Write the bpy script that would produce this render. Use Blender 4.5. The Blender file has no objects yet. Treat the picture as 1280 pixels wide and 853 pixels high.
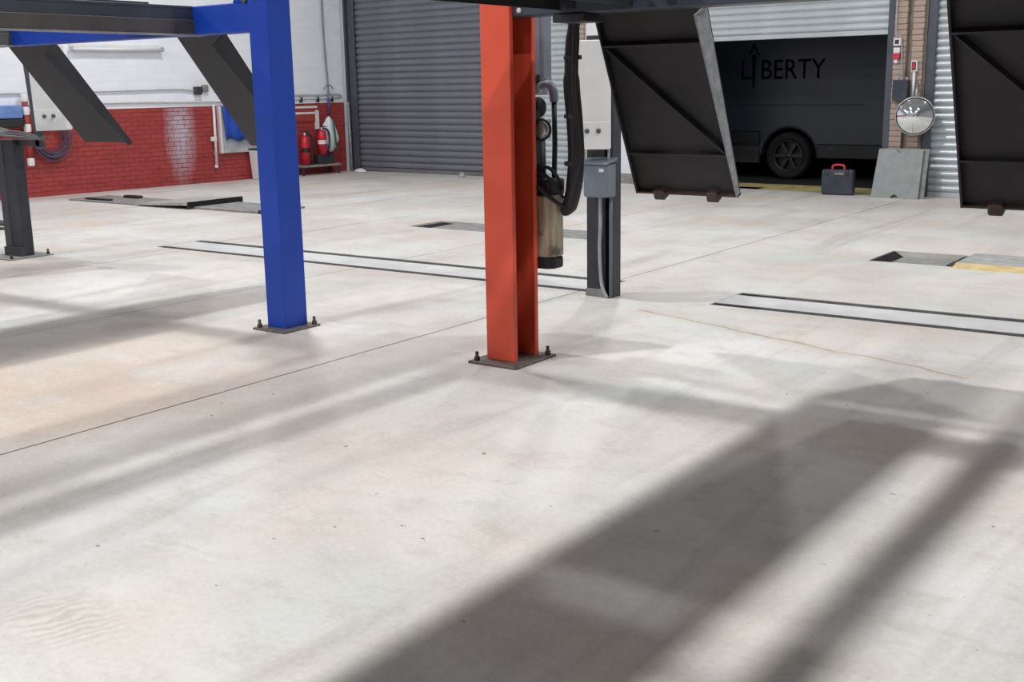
import bpy, bmesh, math, random
from mathutils import Vector, Matrix
random.seed(7)
S = bpy.context.scene
COL = S.collection
PI = math.pi

# ---------------------------------------------------------------- camera
cam_d = bpy.data.cameras.new('camera'); cam = bpy.data.objects.new('camera', cam_d); COL.objects.link(cam)
cam_d.sensor_width = 36.0; cam_d.lens = 36.0 * 1440.0 / 1280.0; cam_d.clip_start = 0.05; cam_d.clip_end = 200
_p, _r, _y = 0.218468, -0.0170163, 0.625398
_f = Vector((-math.sin(_y)*math.cos(_p), math.cos(_y)*math.cos(_p), -math.sin(_p)))
_right = Vector((math.cos(_y), math.sin(_y), 0)); _up = _right.cross(_f)
_rr = _right*math.cos(_r) + _up*math.sin(_r); _uu = _up*math.cos(_r) - _right*math.sin(_r)
M = Matrix((_rr, _uu, -_f)).transposed().to_4x4(); M.translation = Vector((0, 0, 1.6))
cam.matrix_world = M
S.camera = cam

# ---------------------------------------------------------------- world, exposure
w = bpy.data.worlds.new('night_sky'); S.world = w; w.use_nodes = True
w.node_tree.nodes['Background'].inputs[0].default_value = (0.010, 0.012, 0.022, 1)
w.node_tree.nodes['Background'].inputs[1].default_value = 1.0
S.view_settings.view_transform = 'Standard'; S.view_settings.look = 'None'
S.view_settings.gamma = 1.0; S.view_settings.use_curve_mapping = False
S.view_settings.exposure = 0.0
LAMP_POWER = 176.0
LAMP_COL = (0.98, 0.985, 1.0)
LAMP_H = 6.5

# ---------------------------------------------------------------- materials
def new_mat(name):
    m = bpy.data.materials.new(name); m.use_nodes = True
    nt = m.node_tree; b = nt.nodes['Principled BSDF']
    return m, nt, b
def nd(nt, t, **kw):
    n = nt.nodes.new(t)
    for k, v in kw.items():
        if k in n.inputs: n.inputs[k].default_value = v
        else: setattr(n, k, v)
    return n
def ramp(nt, src, stops):
    r = nt.nodes.new('ShaderNodeValToRGB'); nt.links.new(src, r.inputs[0])
    els = r.color_ramp.elements
    while len(els) < len(stops): els.new(0.5)
    for e, (p, c) in zip(els, stops):
        e.position = p; e.color = (c, c, c, 1) if isinstance(c, (int, float)) else (*c, 1)
    return r.outputs[0]
def mix(nt, fac, a, b, mode='MIX'):
    n = nt.nodes.new('ShaderNodeMix'); n.data_type = 'RGBA'; n.blend_type = mode
    for sock, v in ((n.inputs[0], fac), (n.inputs[6], a), (n.inputs[7], b)):
        if hasattr(v, 'links') or hasattr(v, 'is_linked'): nt.links.new(v, sock)
        elif isinstance(v, (int, float)): sock.default_value = v
        else: sock.default_value = (*v, 1)
    return n.outputs[2]
def coords(nt, scale=(1, 1, 1), loc=(0, 0, 0), rot=(0, 0, 0)):
    tc = nt.nodes.new('ShaderNodeTexCoord'); mp = nt.nodes.new('ShaderNodeMapping')
    mp.inputs['Scale'].default_value = scale; mp.inputs['Location'].default_value = loc; mp.inputs['Rotation'].default_value = rot
    nt.links.new(tc.outputs['Object'], mp.inputs[0]); return mp.outputs[0]
def noise(nt, vec, scale, detail=4, rough=0.55, dist=0.0):
    n = nd(nt, 'ShaderNodeTexNoise', Scale=scale, Detail=detail, Roughness=rough, Distortion=dist)
    nt.links.new(vec, n.inputs['Vector']); return n.outputs['Fac']
def bump(nt, b, h, strength=0.2, dist=0.01):
    n = nd(nt, 'ShaderNodeBump', Strength=strength, Distance=dist); nt.links.new(h, n.inputs['Height']); nt.links.new(n.outputs[0], b.inputs['Normal'])
def paint(name, col, rough=0.45, metal=0.0, var=0.25, vscale=6.0, wear=None, wear_amt=0.62, bmp=0.05, spec=0.5):
    """painted or bare surface with slight tonal variation and optional worn spots"""
    m, nt, b = new_mat(name); v = coords(nt)
    n1 = noise(nt, v, vscale, 5)
    dark = tuple(c*(1-var) for c in col); lite = tuple(min(1, c*(1+var*0.6)) for c in col)
    c = mix(nt, ramp(nt, n1, [(0.3, 0.0), (0.7, 1.0)]), dark, lite)
    if wear is not None:
        n2 = noise(nt, v, vscale*4, 6, 0.7)
        c = mix(nt, ramp(nt, n2, [(wear_amt, 0.0), (wear_amt+0.06, 1.0)]), c, wear)
    nt.links.new(c, b.inputs['Base Color'])
    b.inputs['Roughness'].default_value = rough; b.inputs['Metallic'].default_value = metal
    b.inputs['Specular IOR Level'].default_value = spec
    if bmp: bump(nt, b, noise(nt, v, vscale*10, 4), bmp, 0.004)
    return m

MT = {}
MT['orange'] = paint('orange_paint', (0.76, 0.095, 0.045), 0.45, 0, 0.14, 3.0, (0.30, 0.05, 0.03), 0.72)
MT['blue'] = paint('blue_paint', (0.003, 0.048, 0.39), 0.42, 0, 0.12, 3.0, (0.004, 0.03, 0.2), 0.74)
MT['black_steel'] = paint('black_steel', (0.020, 0.020, 0.025), 0.5, 0, 0.35, 4.0, (0.05, 0.045, 0.045), 0.70)
MT['ramp_steel'] = paint('ramp_steel', (0.021, 0.020, 0.023), 0.55, 0, 0.3, 3.0, (0.07, 0.05, 0.045), 0.68)
MT['ramp_grey'] = paint('ramp_charcoal', (0.024, 0.023, 0.027), 0.55, 0, 0.2, 3.0)
MT['rail_side_grey'] = paint('runway_side_grey', (0.075, 0.072, 0.072), 0.55, 0, 0.2, 5.0)
MT['flange_lit_grey'] = paint('worn_and_lit_grey_steel', (0.29, 0.30, 0.315), 0.55, 0.1, 0.3, 14.0, (0.42, 0.43, 0.45), 0.58)  # pale steel; on the ramp flanges it paints in the light they catch
MT['navy_steel'] = paint('navy_grey_steel', (0.045, 0.055, 0.075), 0.45, 0, 0.2, 5.0)
MT['slate_cab'] = paint('slate_blue_cabinet', (0.19, 0.21, 0.26), 0.45, 0, 0.1, 5.0)
MT['grey_box'] = paint('grey_switch_box', (0.16, 0.185, 0.225), 0.4, 0, 0.12, 8.0)
MT['post_black'] = paint('charcoal_post', (0.035, 0.037, 0.046), 0.5, 0, 0.3, 6.0, (0.09, 0.09, 0.1), 0.7)
MT['console'] = paint('console_white', (0.74, 0.75, 0.74), 0.45, 0, 0.06, 6.0)
MT['button'] = paint('button_dark', (0.09, 0.10, 0.11), 0.4)
MT['rubber'] = paint('black_rubber', (0.014, 0.014, 0.016), 0.6)
MT['plate_dirty'] = paint('dirty_base_plate', (0.15, 0.13, 0.11), 0.6, 0.3, 0.4, 20.0, (0.3, 0.26, 0.2), 0.6)
MT['bolt'] = paint('dark_bolt', (0.05, 0.045, 0.04), 0.5, 0.6)
MT['rust'] = paint('brown_roller', (0.075, 0.046, 0.038), 0.6, 0.2, 0.4, 20)
MT['alu'] = paint('cast_aluminium', (0.45, 0.46, 0.47), 0.4, 0.7, 0.2, 20)
MT['rail'] = paint('dark_track_steel', (0.085, 0.085, 0.09), 0.9, 0, 0.4, 10, spec=0.05)
MT['slot'] = paint('dark_slot', (0.03, 0.03, 0.032), 0.9, spec=0.05)
MT['plate_grey'] = paint('grey_steel_plate', (0.40, 0.41, 0.39), 0.55, 0.1, 0.25, 9.0, (0.2, 0.2, 0.19), 0.66)
MT['cover_plate'] = paint('cover_plate_steel', (0.27, 0.29, 0.285), 0.55, 0.1, 0.15, 7.0)
MT['plate_mid'] = paint('worn_mid_grey_plate', (0.27, 0.27, 0.26), 0.6, 0.1, 0.3, 9.0)
MT['yellow'] = paint('yellow_edge', (0.66, 0.50, 0.24), 0.55, 0, 0.2, 9.0)
MT['yellow_floor'] = paint('worn_yellow_floor_paint', (0.50, 0.42, 0.12), 0.7, 0, 0.5, 5.0, (0.35, 0.33, 0.27), 0.52)
MT['shut_dark'] = paint('dark_grey_shutter', (0.185, 0.195, 0.22), 0.42, 0.25, 0.12, 2.0)
MT['shut_lite'] = paint('galvanised_shutter', (0.52, 0.56, 0.58), 0.38, 0.3, 0.12, 2.0)
MT['guide'] = paint('guide_rail_steel', (0.085, 0.095, 0.115), 0.5, 0.2, 0.2, 5.0)
MT['white_plastic'] = paint('white_plastic', (0.78, 0.78, 0.78), 0.4, 0, 0.06)
MT['red_plastic'] = paint('red_plastic', (0.60, 0.03, 0.06), 0.4)
MT['ext_red'] = paint('extinguisher_red', (0.62, 0.02, 0.045), 0.3)
MT['pipe_white'] = paint('white_painted_pipe', (0.74, 0.72, 0.72), 0.5, 0, 0.1, 8, (0.35, 0.12, 0.1), 0.68)
MT['pipe_grey'] = paint('grey_pipe', (0.42, 0.43, 0.45), 0.5)
MT['blue_cloth'] = paint('blue_cloth', (0.015, 0.07, 0.42), 0.7)
MT['blue_bin'] = paint('pale_blue_bin', (0.14, 0.25, 0.55), 0.5)
MT['cabinet_grey'] = paint('grey_metal_cabinet', (0.42, 0.45, 0.46), 0.5, 0, 0.25, 7)
MT['case'] = paint('slate_tool_case', (0.035, 0.045, 0.06), 0.45)
MT['tan'] = None
MT['yard'] = paint('asphalt', (0.014, 0.014, 0.015), 0.85, 0, 0.3, 8)
MT['van'] = paint('dark_slate_van_paint', (0.026, 0.032, 0.047), 0.3, 0.0, 0.06, 2, None, 0.6, 0.0)
MT['van_sill'] = paint('van_sill_grey', (0.03, 0.03, 0.032), 0.5)
MT['van_trim'] = paint('van_black_trim', (0.008, 0.009, 0.010), 0.5)
MT['letter'] = paint('dark_letter_vinyl', (0.001, 0.001, 0.002), 0.8, spec=0.05)
MT['alloy'] = paint('wheel_alloy', (0.045, 0.045, 0.048), 0.4, 0.5)
MT['tyre'] = paint('tyre_rubber', (0.010, 0.010, 0.011), 0.8)
MT['bag'] = paint('white_plastic_bag', (0.72, 0.76, 0.76), 0.5, 0, 0.12, 12)
MT['green_trim'] = paint('dark_green_tie', (0.02, 0.12, 0.10), 0.6)
MT['hose_blue'] = paint('blue_air_hose', (0.05, 0.06, 0.30), 0.45)
MT['hose_grey'] = paint('grey_air_hose', (0.22, 0.23, 0.30), 0.45)
MT['cable'] = paint('grey_cable', (0.16, 0.16, 0.155), 0.55)
MT['cable_purple'] = paint('mauve_cable', (0.10, 0.07, 0.12), 0.55)
MT['yard_wall'] = paint('yard_wall_dark', (0.03, 0.03, 0.035), 0.9)
MT['ceiling'] = paint('ceiling_sheet', (0.40, 0.41, 0.42), 0.7, 0, 0.08, 1.0)
MT['plain_white'] = paint('white_wall_paint', (0.76, 0.78, 0.83), 0.8, 0, 0.07, 1.5)
MT['dull_wall'] = paint('dull_grey_wall_paint', (0.42, 0.43, 0.45), 0.8, 0, 0.1, 1.5)
MT['lamp_body'] = paint('lamp_housing_grey', (0.35, 0.35, 0.36), 0.4, 0.5)

def m_tank():
    m, nt, b = new_mat('tan_oil_tank'); v = coords(nt)
    streak = noise(nt, coords(nt, (30, 30, 3)), 1.0, 4)
    c = mix(nt, ramp(nt, streak, [(0.35, 0.0), (0.7, 1.0)]), (0.27, 0.20, 0.13), (0.50, 0.42, 0.31))
    n = noise(nt, coords(nt, (7, 7, 9)), 1.0, 5, 0.6)
    c = mix(nt, ramp(nt, n, [(0.56, 0.0), (0.66, 0.8)]), c, (0.10, 0.085, 0.07))
    nt.links.new(c, b.inputs['Base Color']); b.inputs['Roughness'].default_value = 0.45
    return m
MT['tan'] = m_tank()

def m_mirror():
    m, nt, b = new_mat('convex_mirror_glass')
    b.inputs['Base Color'].default_value = (0.86, 0.88, 0.9, 1); b.inputs['Metallic'].default_value = 1; b.inputs['Roughness'].default_value = 0.06
    return m
MT['mirror'] = m_mirror()
def m_glass_dark():
    m, nt, b = new_mat('van_window_glass')
    b.inputs['Base Color'].default_value = (0.006, 0.007, 0.009, 1); b.inputs['Roughness'].default_value = 0.05
    return m
MT['glass'] = m_glass_dark()
def m_emit(name, col, s):
    m, nt, b = new_mat(name); b.inputs['Emission Color'].default_value = (*col, 1); b.inputs['Emission Strength'].default_value = s
    b.inputs['Base Color'].default_value = (0.8, 0.8, 0.8, 1); return m
MT['lamp_glow'] = m_emit('lamp_diffuser', LAMP_COL, 8.0)

def m_concrete():
    m, nt, b = new_mat('worn_concrete')
    v = coords(nt)
    base = mix(nt, ramp(nt, noise(nt, v, 0.55, 5, 0.6, 0.4), [(0.32, 0.0), (0.68, 1.0)]), (0.51, 0.47, 0.425), (0.70, 0.70, 0.675))
    # pale pinkish and greenish tints
    base = mix(nt, ramp(nt, noise(nt, coords(nt, (1, 1, 1), (7.3, 2.1, 0)), 0.8, 3), [(0.46, 0.0), (0.66, 0.65)]), base, (0.62, 0.53, 0.455))
    base = mix(nt, ramp(nt, noise(nt, coords(nt, (1, 1, 1), (-3.3, 9.1, 0)), 0.9, 3), [(0.50, 0.0), (0.72, 0.6)]), base, (0.58, 0.62, 0.59))
    # wheel-track streaks along the bays and across
    st = noise(nt, coords(nt, (2.6, 0.28, 1)), 1.0, 5, 0.62, 0.6)
    base = mix(nt, ramp(nt, st, [(0.53, 0.0), (0.74, 0.55)]), base, (0.36, 0.33, 0.30))
    st2 = noise(nt, coords(nt, (0.5, 3.2, 1), (3, 5, 0)), 1.0, 5, 0.6, 0.4)
    base = mix(nt, ramp(nt, st2, [(0.60, 0.0), (0.80, 0.35)]), base, (0.42, 0.39, 0.35))
    # rust-brown area left of the long joint
    g = nt.nodes.new('ShaderNodeTexGradient'); g.gradient_type = 'SPHERICAL'
    nt.links.new(coords(nt, (0.55, 0.42, 1), (5.6*0.55, -3.4*0.42, 0)), g.inputs[0])
    mm = nt.nodes.new('ShaderNodeMath'); mm.operation = 'MULTIPLY'
    nt.links.new(g.outputs['Fac'], mm.inputs[0]); nt.links.new(ramp(nt, noise(nt, v, 2.3, 6, 0.7), [(0.35, 0.2), (0.65, 1.0)]), mm.inputs[1])
    base = mix(nt, ramp(nt, mm.outputs[0], [(0.02, 0.0), (0.5, 0.75)]), base, (0.53, 0.41, 0.32))
    # curved tyre scuffs near the lower left
    g2 = nt.nodes.new('ShaderNodeTexGradient'); g2.gradient_type = 'SPHERICAL'
    nt.links.new(coords(nt, (3.0, 5.0, 1), (3.09*3.0, -1.86*5.0, 0)), g2.inputs[0])
    wv = nd(nt, 'ShaderNodeTexWave', Scale=7.0, Distortion=9.0, Detail=5.0); wv.wave_type = 'BANDS'
    nt.links.new(coords(nt, (1, 1, 1), (0, 0, 0), (0, 0, 0.35)), wv.inputs['Vector'])
    m2 = nt.nodes.new('ShaderNodeMath'); m2.operation = 'MULTIPLY'
    nt.links.new(g2.outputs['Fac'], m2.inputs[0]); nt.links.new(wv.outputs['Fac'], m2.inputs[1])
    base = mix(nt, ramp(nt, m2.outputs[0], [(0.08, 0.0), (0.6, 0.4)]), base, (0.33, 0.32, 0.23))
    # blotchy dirt worn into the surface
    base = mix(nt, ramp(nt, noise(nt, coords(nt, (1, 1.6, 1), (1.7, 4.4, 0)), 3.2, 7, 0.72, 0.3), [(0.50, 0.0), (0.72, 0.5)]), base, (0.42, 0.375, 0.32))
    # fine mottling and dark grit specks
    base = mix(nt, 0.35, base, ramp(nt, noise(nt, v, 38, 5, 0.7), [(0.3, 0.40), (0.7, 0.68)]), 'OVERLAY')
    sp = noise(nt, v, 15, 3, 0.6)
    base = mix(nt, ramp(nt, sp, [(0.715, 0.0), (0.74, 0.85)]), base, (0.14, 0.12, 0.11))
    # one wandering brown-edged crack right of the charcoal post
    mp = nt.nodes.new('ShaderNodeMapping'); mp.vector_type = 'TEXTURE'
    mp.inputs['Location'].default_value = (-3.75, 7.13, 0); mp.inputs['Rotation'].default_value = (0, 0, math.atan2(-0.75, 2.25))
    n3 = nd(nt, 'ShaderNodeTexNoise', Scale=2.2, Detail=6.0, Roughness=0.65); nt.links.new(v, n3.inputs['Vector'])
    sc = nt.nodes.new('ShaderNodeVectorMath'); sc.operation = 'SCALE'; sc.inputs['Scale'].default_value = 0.22
    vm = nt.nodes.new('ShaderNodeVectorMath'); vm.operation = 'ADD'
    nt.links.new(n3.outputs['Color'], sc.inputs[0]); nt.links.new(v, vm.inputs[0]); nt.links.new(sc.outputs[0], vm.inputs[1]); nt.links.new(vm.outputs[0], mp.inputs[0])
    sx = nt.nodes.new('ShaderNodeSeparateXYZ'); nt.links.new(mp.outputs[0], sx.inputs[0])
    def mth(op, a, bb):
        q = nt.nodes.new('ShaderNodeMath'); q.operation = op
        for k, val in enumerate((a, bb)):
            if isinstance(val, (int, float)): q.inputs[k].default_value = val
            else: nt.links.new(val, q.inputs[k])
        return q.outputs[0]
    ay = mth('ABSOLUTE', mth('SUBTRACT', sx.outputs[1], 0.11), 0.0)
    inx = mth('MULTIPLY', mth('GREATER_THAN', sx.outputs[0], -0.2), mth('LESS_THAN', sx.outputs[0], 2.4))
    base = mix(nt, mth('MULTIPLY', inx, ramp(nt, ay, [(0.02, 0.30), (0.11, 0.0)])), base, (0.52, 0.45, 0.33))
    base = mix(nt, mth('MULTIPLY', inx, ramp(nt, ay, [(0.006, 0.7), (0.016, 0.0)])), base, (0.32, 0.26, 0.17))
    nt.links.new(base, b.inputs['Base Color'])
    r = ramp(nt, noise(nt, v, 1.4, 4), [(0.3, 0.42), (0.7, 0.62)]); nt.links.new(r, b.inputs['Roughness'])
    b.inputs['Specular IOR Level'].default_value = 0.35
    bump(nt, b, noise(nt, v, 60, 5), 0.12, 0.004)
    return m
MT['concrete'] = m_concrete()

def m_brick(name, a, c2, flake, fl_amt, stain=False):
    m, nt, b = new_mat(name); v = coords(nt)
    base = mix(nt, ramp(nt, noise(nt, coords(nt, (1.2, 1, 5)), 2.0, 5, 0.6), [(0.3, 0.0), (0.7, 1.0)]), a, c2)
    base = mix(nt, ramp(nt, noise(nt, coords(nt, (1.5, 1, 4), (2, 0, 3)), 3.0, 6, 0.75), [(fl_amt, 0.0), (fl_amt+0.04, 1.0)]), base, flake)
    if stain:
        # worn pale patch where the paint has been scrubbed thin
        g = nt.nodes.new('ShaderNodeTexGradient'); g.gradient_type = 'SPHERICAL'
        nt.links.new(coords(nt, (2.7, 0.0, 0.95), (-2.72*2.7, 0, -0.85)), g.inputs[0])
        mm = nt.nodes.new('ShaderNodeMath'); mm.operation = 'MULTIPLY'
        nt.links.new(g.outputs['Fac'], mm.inputs[0]); nt.links.new(ramp(nt, noise(nt, coords(nt, (4, 1, 2)), 2.5, 5, 0.7), [(0.3, 0.35), (0.7, 1.0)]), mm.inputs[1])
        base = mix(nt, ramp(nt, mm.outputs[0], [(0.05, 0.0), (0.55, 0.85)]), base, (0.52, 0.47, 0.55))
    nt.links.new(base, b.inputs['Base Color']); b.inputs['Roughness'].default_value = 0.55
    bump(nt, b, noise(nt, v, 30, 5), 0.25, 0.006)
    return m
MT['red_brick'] = m_brick('red_painted_brick', (0.27, 0.034, 0.032), (0.40, 0.055, 0.05), (0.60, 0.50, 0.46), 0.715, True)
MT['white_block'] = m_brick('white_painted_block', (0.80, 0.82, 0.87), (0.88, 0.90, 0.94), (0.40, 0.39, 0.37), 0.75)
MT['bare_brick'] = m_brick('bare_buff_brick', (0.36, 0.265, 0.22), (0.46, 0.36, 0.30), (0.52, 0.45, 0.40), 0.62)
MT['mortar'] = paint('mortar', (0.30, 0.26, 0.22), 0.9)
MT['red_mortar'] = paint('red_painted_mortar', (0.27, 0.032, 0.028), 0.8)

# ---------------------------------------------------------------- geometry helpers
class MB:
    def __init__(s): s.bm = bmesh.new()
    def box(s, x0, x1, y0, y1, z0, z1, mat=None):
        vs = [s.bm.verts.new((x, y, z)) for x in (x0, x1) for y in (y0, y1) for z in (z0, z1)]
        if mat is not None:
            for v in vs: v.co = mat @ v.co
        a, b, c, d, e, f, g, h = vs
        for q in ((a, b, d, c), (e, g, h, f), (a, e, f, b), (c, d, h, g), (a, c, g, e), (b, f, h, d)): s.bm.faces.new(q)
        return s
    def hexa(s, p):          # 8 points: bottom 4 (ccw), top 4
        v = [s.bm.verts.new(q) for q in p]
        for q in ((3, 2, 1, 0), (4, 5, 6, 7), (0, 1, 5, 4), (1, 2, 6, 5), (2, 3, 7, 6), (3, 0, 4, 7)): s.bm.faces.new([v[i] for i in q])
        return s
    def prism(s, pts, axis, a, b):
        """extrude a 2-D outline along an axis: axis 'x' -> pts are (y,z); 'y' -> (x,z); 'z' -> (x,y)"""
        def P(p, t): return {'x': (t, p[0], p[1]), 'y': (p[0], t, p[1]), 'z': (p[0], p[1], t)}[axis]
        A = [s.bm.verts.new(P(p, a)) for p in pts]; B = [s.bm.verts.new(P(p, b)) for p in pts]
        n = len(pts)
        s.bm.faces.new(A); s.bm.faces.new(B[::-1])
        for i in range(n): s.bm.faces.new((A[i], B[i], B[(i+1) % n], A[(i+1) % n]))
        return s
    def tube(s, path, r, n=10, cap=True):
        P = [Vector(p) for p in path]; rings = []
        rs = r if isinstance(r, (list, tuple)) else [r]*len(P)
        ref = None
        for i, p in enumerate(P):
            t = (P[min(i+1, len(P)-1)] - P[max(i-1, 0)]).normalized()
            if ref is None:
                ref = Vector((0, 0, 1)) if abs(t.z) < 0.9 else Vector((1, 0, 0))
            u = (ref - t*ref.dot(t)).normalized(); v = t.cross(u); ref = u
            rings.append([s.bm.verts.new(p + (u*math.cos(2*PI*k/n) + v*math.sin(2*PI*k/n))*rs[i]) for k in range(n)])
        for a, b in zip(rings, rings[1:]):
            for k in range(n):
                f = s.bm.faces.new((a[k], a[(k+1) % n], b[(k+1) % n], b[k])); f.smooth = True
        if cap: s.bm.faces.new(rings[0][::-1]); s.bm.faces.new(rings[-1])
        return s
    def lathe(s, prof, n=24, mat=None):
        """profile of (r, z) turned about z"""
        rings = []
        for r, z in prof:
            if r < 1e-6: rings.append([s.bm.verts.new((0, 0, z))])
            else: rings.append([s.bm.verts.new((r*math.cos(2*PI*k/n), r*math.sin(2*PI*k/n), z)) for k in range(n)])
        for a, b in zip(rings, rings[1:]):
            for k in range(n):
                q = [a[k % len(a)], a[(k+1) % len(a)], b[(k+1) % len(b)], b[k % len(b)]]
                u = []
                for v in q:
                    if v not in u: u.append(v)
                if len(u) >= 3:
                    f = s.bm.faces.new(u); f.smooth = True
        if mat is not None:
            for rg in rings:
                for v in rg: v.co = mat @ v.co
        return s
    def build(s, name, mat, parent=None, bevel=0.0, segs=1, loc=None, rot=None, mats=None):
        bmesh.ops.recalc_face_normals(s.bm, faces=s.bm.faces)
        me = bpy.data.meshes.new(name); s.bm.to_mesh(me); s.bm.free()
        me.materials.append(MT[mat])
        o = bpy.data.objects.new(name, me); COL.objects.link(o)
        if parent is not None: o.parent = parent
        if loc is not None: o.location = loc
        if rot is not None: o.rotation_euler = rot
        if bevel:
            md = o.modifiers.new('bevel', 'BEVEL'); md.width = bevel; md.segments = segs; md.limit_method = 'ANGLE'; md.angle_limit = 0.7
        return o
def empty(name, loc=(0, 0, 0), rz=0.0):
    o = bpy.data.objects.new(name, None); COL.objects.link(o); o.location = loc; o.rotation_euler = (0, 0, rz)
    o.empty_display_size = 0.2; return o
def thing(name, label, cat, loc=(0, 0, 0), rz=0.0, group=None):
    return tag(empty(name, loc, rz), label, cat, group)
def tag(o, label, cat, group=None):
    o['label'] = label; o['category'] = cat
    if group: o['group'] = group
    return o
def structure(o, label=None):
    o['kind'] = 'structure'
    if label: o['label'] = label
    return o
def dup(o, parent=None, loc=None):
    c = o.copy(); COL.objects.link(c)
    if parent is not None: c.parent = parent
    if loc is not None: c.location = loc
    return c
def arc(c, r, a0, a1, n):
    return [(c[0]+r*math.cos(a0+(a1-a0)*i/n), c[1]+r*math.sin(a0+(a1-a0)*i/n)) for i in range(n+1)]
def smooth_path(pts, n=6):
    P = [Vector(p) for p in pts]; out = []
    for i in range(len(P)-1):
        p0, p1, p2, p3 = P[max(i-1, 0)], P[i], P[i+1], P[min(i+2, len(P)-1)]
        for k in range(n):
            t = k/n
            out.append(0.5*((2*p1) + (p2-p0)*t + (2*p0-5*p1+4*p2-p3)*t*t + (3*p1-p0-3*p2+p3)*t**3))
    out.append(P[-1]); return out

# wall frames: local x runs along the wall, local -y points into the room
LW_LOC = (-16.75, 10.4, 0); LW_ROT = math.atan2(6.35, 0.67)
BW_LOC = (-10.0, 16.55, 0); BW_ROT = -math.atan(0.055)

# ================================================================ SETTING
# ---- floor: cast slabs with open joints, pits and track channels left out
HOLES = [(-10.1, -4.75, 7.61, 8.21), (-3.70, 3.0, 7.61, 8.19),
         (-8.90, -6.35, 10.27, 10.90), (-3.42, -0.6, 10.25, 10.98)]
floor = structure(empty('floor'), 'worn pale grey concrete workshop floor')
def slab(x0, x1, y0, y1):
    hs = [(max(a, x0), min(b, x1), max(c, y0), min(d, y1)) for a, b, c, d in HOLES]
    hs = [h for h in hs if h[1] > h[0] + 1e-4 and h[3] > h[2] + 1e-4]
    xs = sorted({x0, x1, *[h[0] for h in hs], *[h[1] for h in hs]})
    ys = sorted({y0, y1, *[h[2] for h in hs], *[h[3] for h in hs]})
    bm = bmesh.new(); vd = {}
    def V(x, y, z):
        k = (round(x, 4), round(y, 4), z)
        if k not in vd: vd[k] = bm.verts.new((x, y, z))
        return vd[k]
    def solid(i, j):
        if i < 0 or j < 0 or i >= len(xs)-1 or j >= len(ys)-1: return False
        cx, cy = (xs[i]+xs[i+1])/2, (ys[j]+ys[j+1])/2
        return not any(h[0] < cx < h[1] and h[2] < cy < h[3] for h in hs)
    T, B = 0.0, -0.12
    for i in range(len(xs)-1):
        for j in range(len(ys)-1):
            if not solid(i, j): continue
            a, b, c, d = xs[i], xs[i+1], ys[j], ys[j+1]
            bm.faces.new((V(a, c, T), V(b, c, T), V(b, d, T), V(a, d, T)))
            if not solid(i-1, j): bm.faces.new((V(a, c, T), V(a, d, T), V(a, d, B), V(a, c, B)))
            if not solid(i+1, j): bm.faces.new((V(b, d, T), V(b, c, T), V(b, c, B), V(b, d, B)))
            if not solid(i, j-1): bm.faces.new((V(b, c, T), V(a, c, T), V(a, c, B), V(b, c, B)))
            if not solid(i, j+1): bm.faces.new((V(a, d, T), V(b, d, T), V(b, d, B), V(a, d, B)))
    me = bpy.data.meshes.new('slab'); bm.to_mesh(me); bm.free(); me.materials.append(MT['concrete'])
    o = bpy.data.objects.new('slab', me); COL.objects.link(o); o.parent = floor
JX = [-18.2, -14.42, -12.02, -9.62, -7.22, -4.82, 8.0]
for a, b in zip(JX, JX[1:]): slab(a+0.006, b-0.006, -7.0, 16.9 if a < -14 else (16.75 if a < -9 else 16.42))
MB().box(-18.2, 8.0, -7.0, 16.9, -0.16, -0.121).build('sub_base', 'slot', floor)
mbj = MB()
for x in JX[1:-1]: mbj.box(x-0.006, x+0.006, -7, 16.3, -0.12, -0.012)
mbj.build('joint_filler', 'slot', floor)

# ---- left wall (skewed a few degrees), red dado below white block
wl = empty('wall_left', LW_LOC, LW_ROT); structure(wl, 'white painted block wall with a red brick dado')
MB().box(-17.6, 6.55, 0.03, 0.33, -0.1, 7.2).build('backing', 'plain_white', wl)
MB().box(-17.6, 6.42, 0.003, 0.03, 0.0, 1.33).build('mortar', 'red_mortar', wl)
MB().box(-2.0, 6.42, 0.0015, 0.03, 1.33, 4.6).build('paint_bed', 'white_block', wl)
def bond(mb, s0, s1, z0, z1, bl, bh, gap, d0, jit):
    z = z0; k = 0
    while z < z1 - 0.01:
        h = min(bh, z1 - z - gap) if z + bh > z1 else bh
        x = s0 - (bl/2 if k % 2 else 0)
        while x < s1:
            a, b = max(x, s0), min(x+bl, s1)
            if b - a > 0.02: mb.box(a, b, -random.random()*jit, d0, z, z+h)
            x += bl + gap
        z += bh + gap; k += 1
mb = MB(); bond(mb, -2.0, 6.40, 0.005, 1.325, 0.215, 0.065, 0.009, 0.02, 0.004)
o = mb.build('brick_courses', 'red_brick', wl); o['kind'] = 'stuff'
MB().box(-17.6, -2.0, 0.0, 0.02, 0.0, 1.325).build('dado', 'red_brick', wl)
mb = MB(); bond(mb, -2.0, 6.40, 1.335, 4.6, 0.44, 0.215, 0.004, 0.02, 0.001)
o = mb.build('block_courses', 'white_block', wl); o['kind'] = 'stuff'

# ---- back wall with three roller shutters between brick piers
wb = empty('wall_back', BW_LOC, BW_ROT); structure(wb, 'back wall of the workshop with three roller shutter openings')
DOOR_H = 4.2
MB().box(-6.5, 18.5, 0.05, 0.35, DOOR_H, 7.2).build('lintel_wall', 'plain_white', wb)
MB().box(-0.38, 1.15, 0.0, 0.33, -0.1, DOOR_H).build('wall_panel', 'plain_white', wb)
MB().box(-0.20, 1.14, -0.012, 0.0, 0.0, 0.16).build('skirting', 'plate_mid', wb)
MB().box(10.6, 18.5, 0.0, 0.33, -0.1, DOOR_H).build('wall_panel', 'plain_white', wb)
MB().box(-6.55, -6.06, 0.0, 0.33, -0.1, DOOR_H).build('wall_panel', 'guide', wb)

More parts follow.
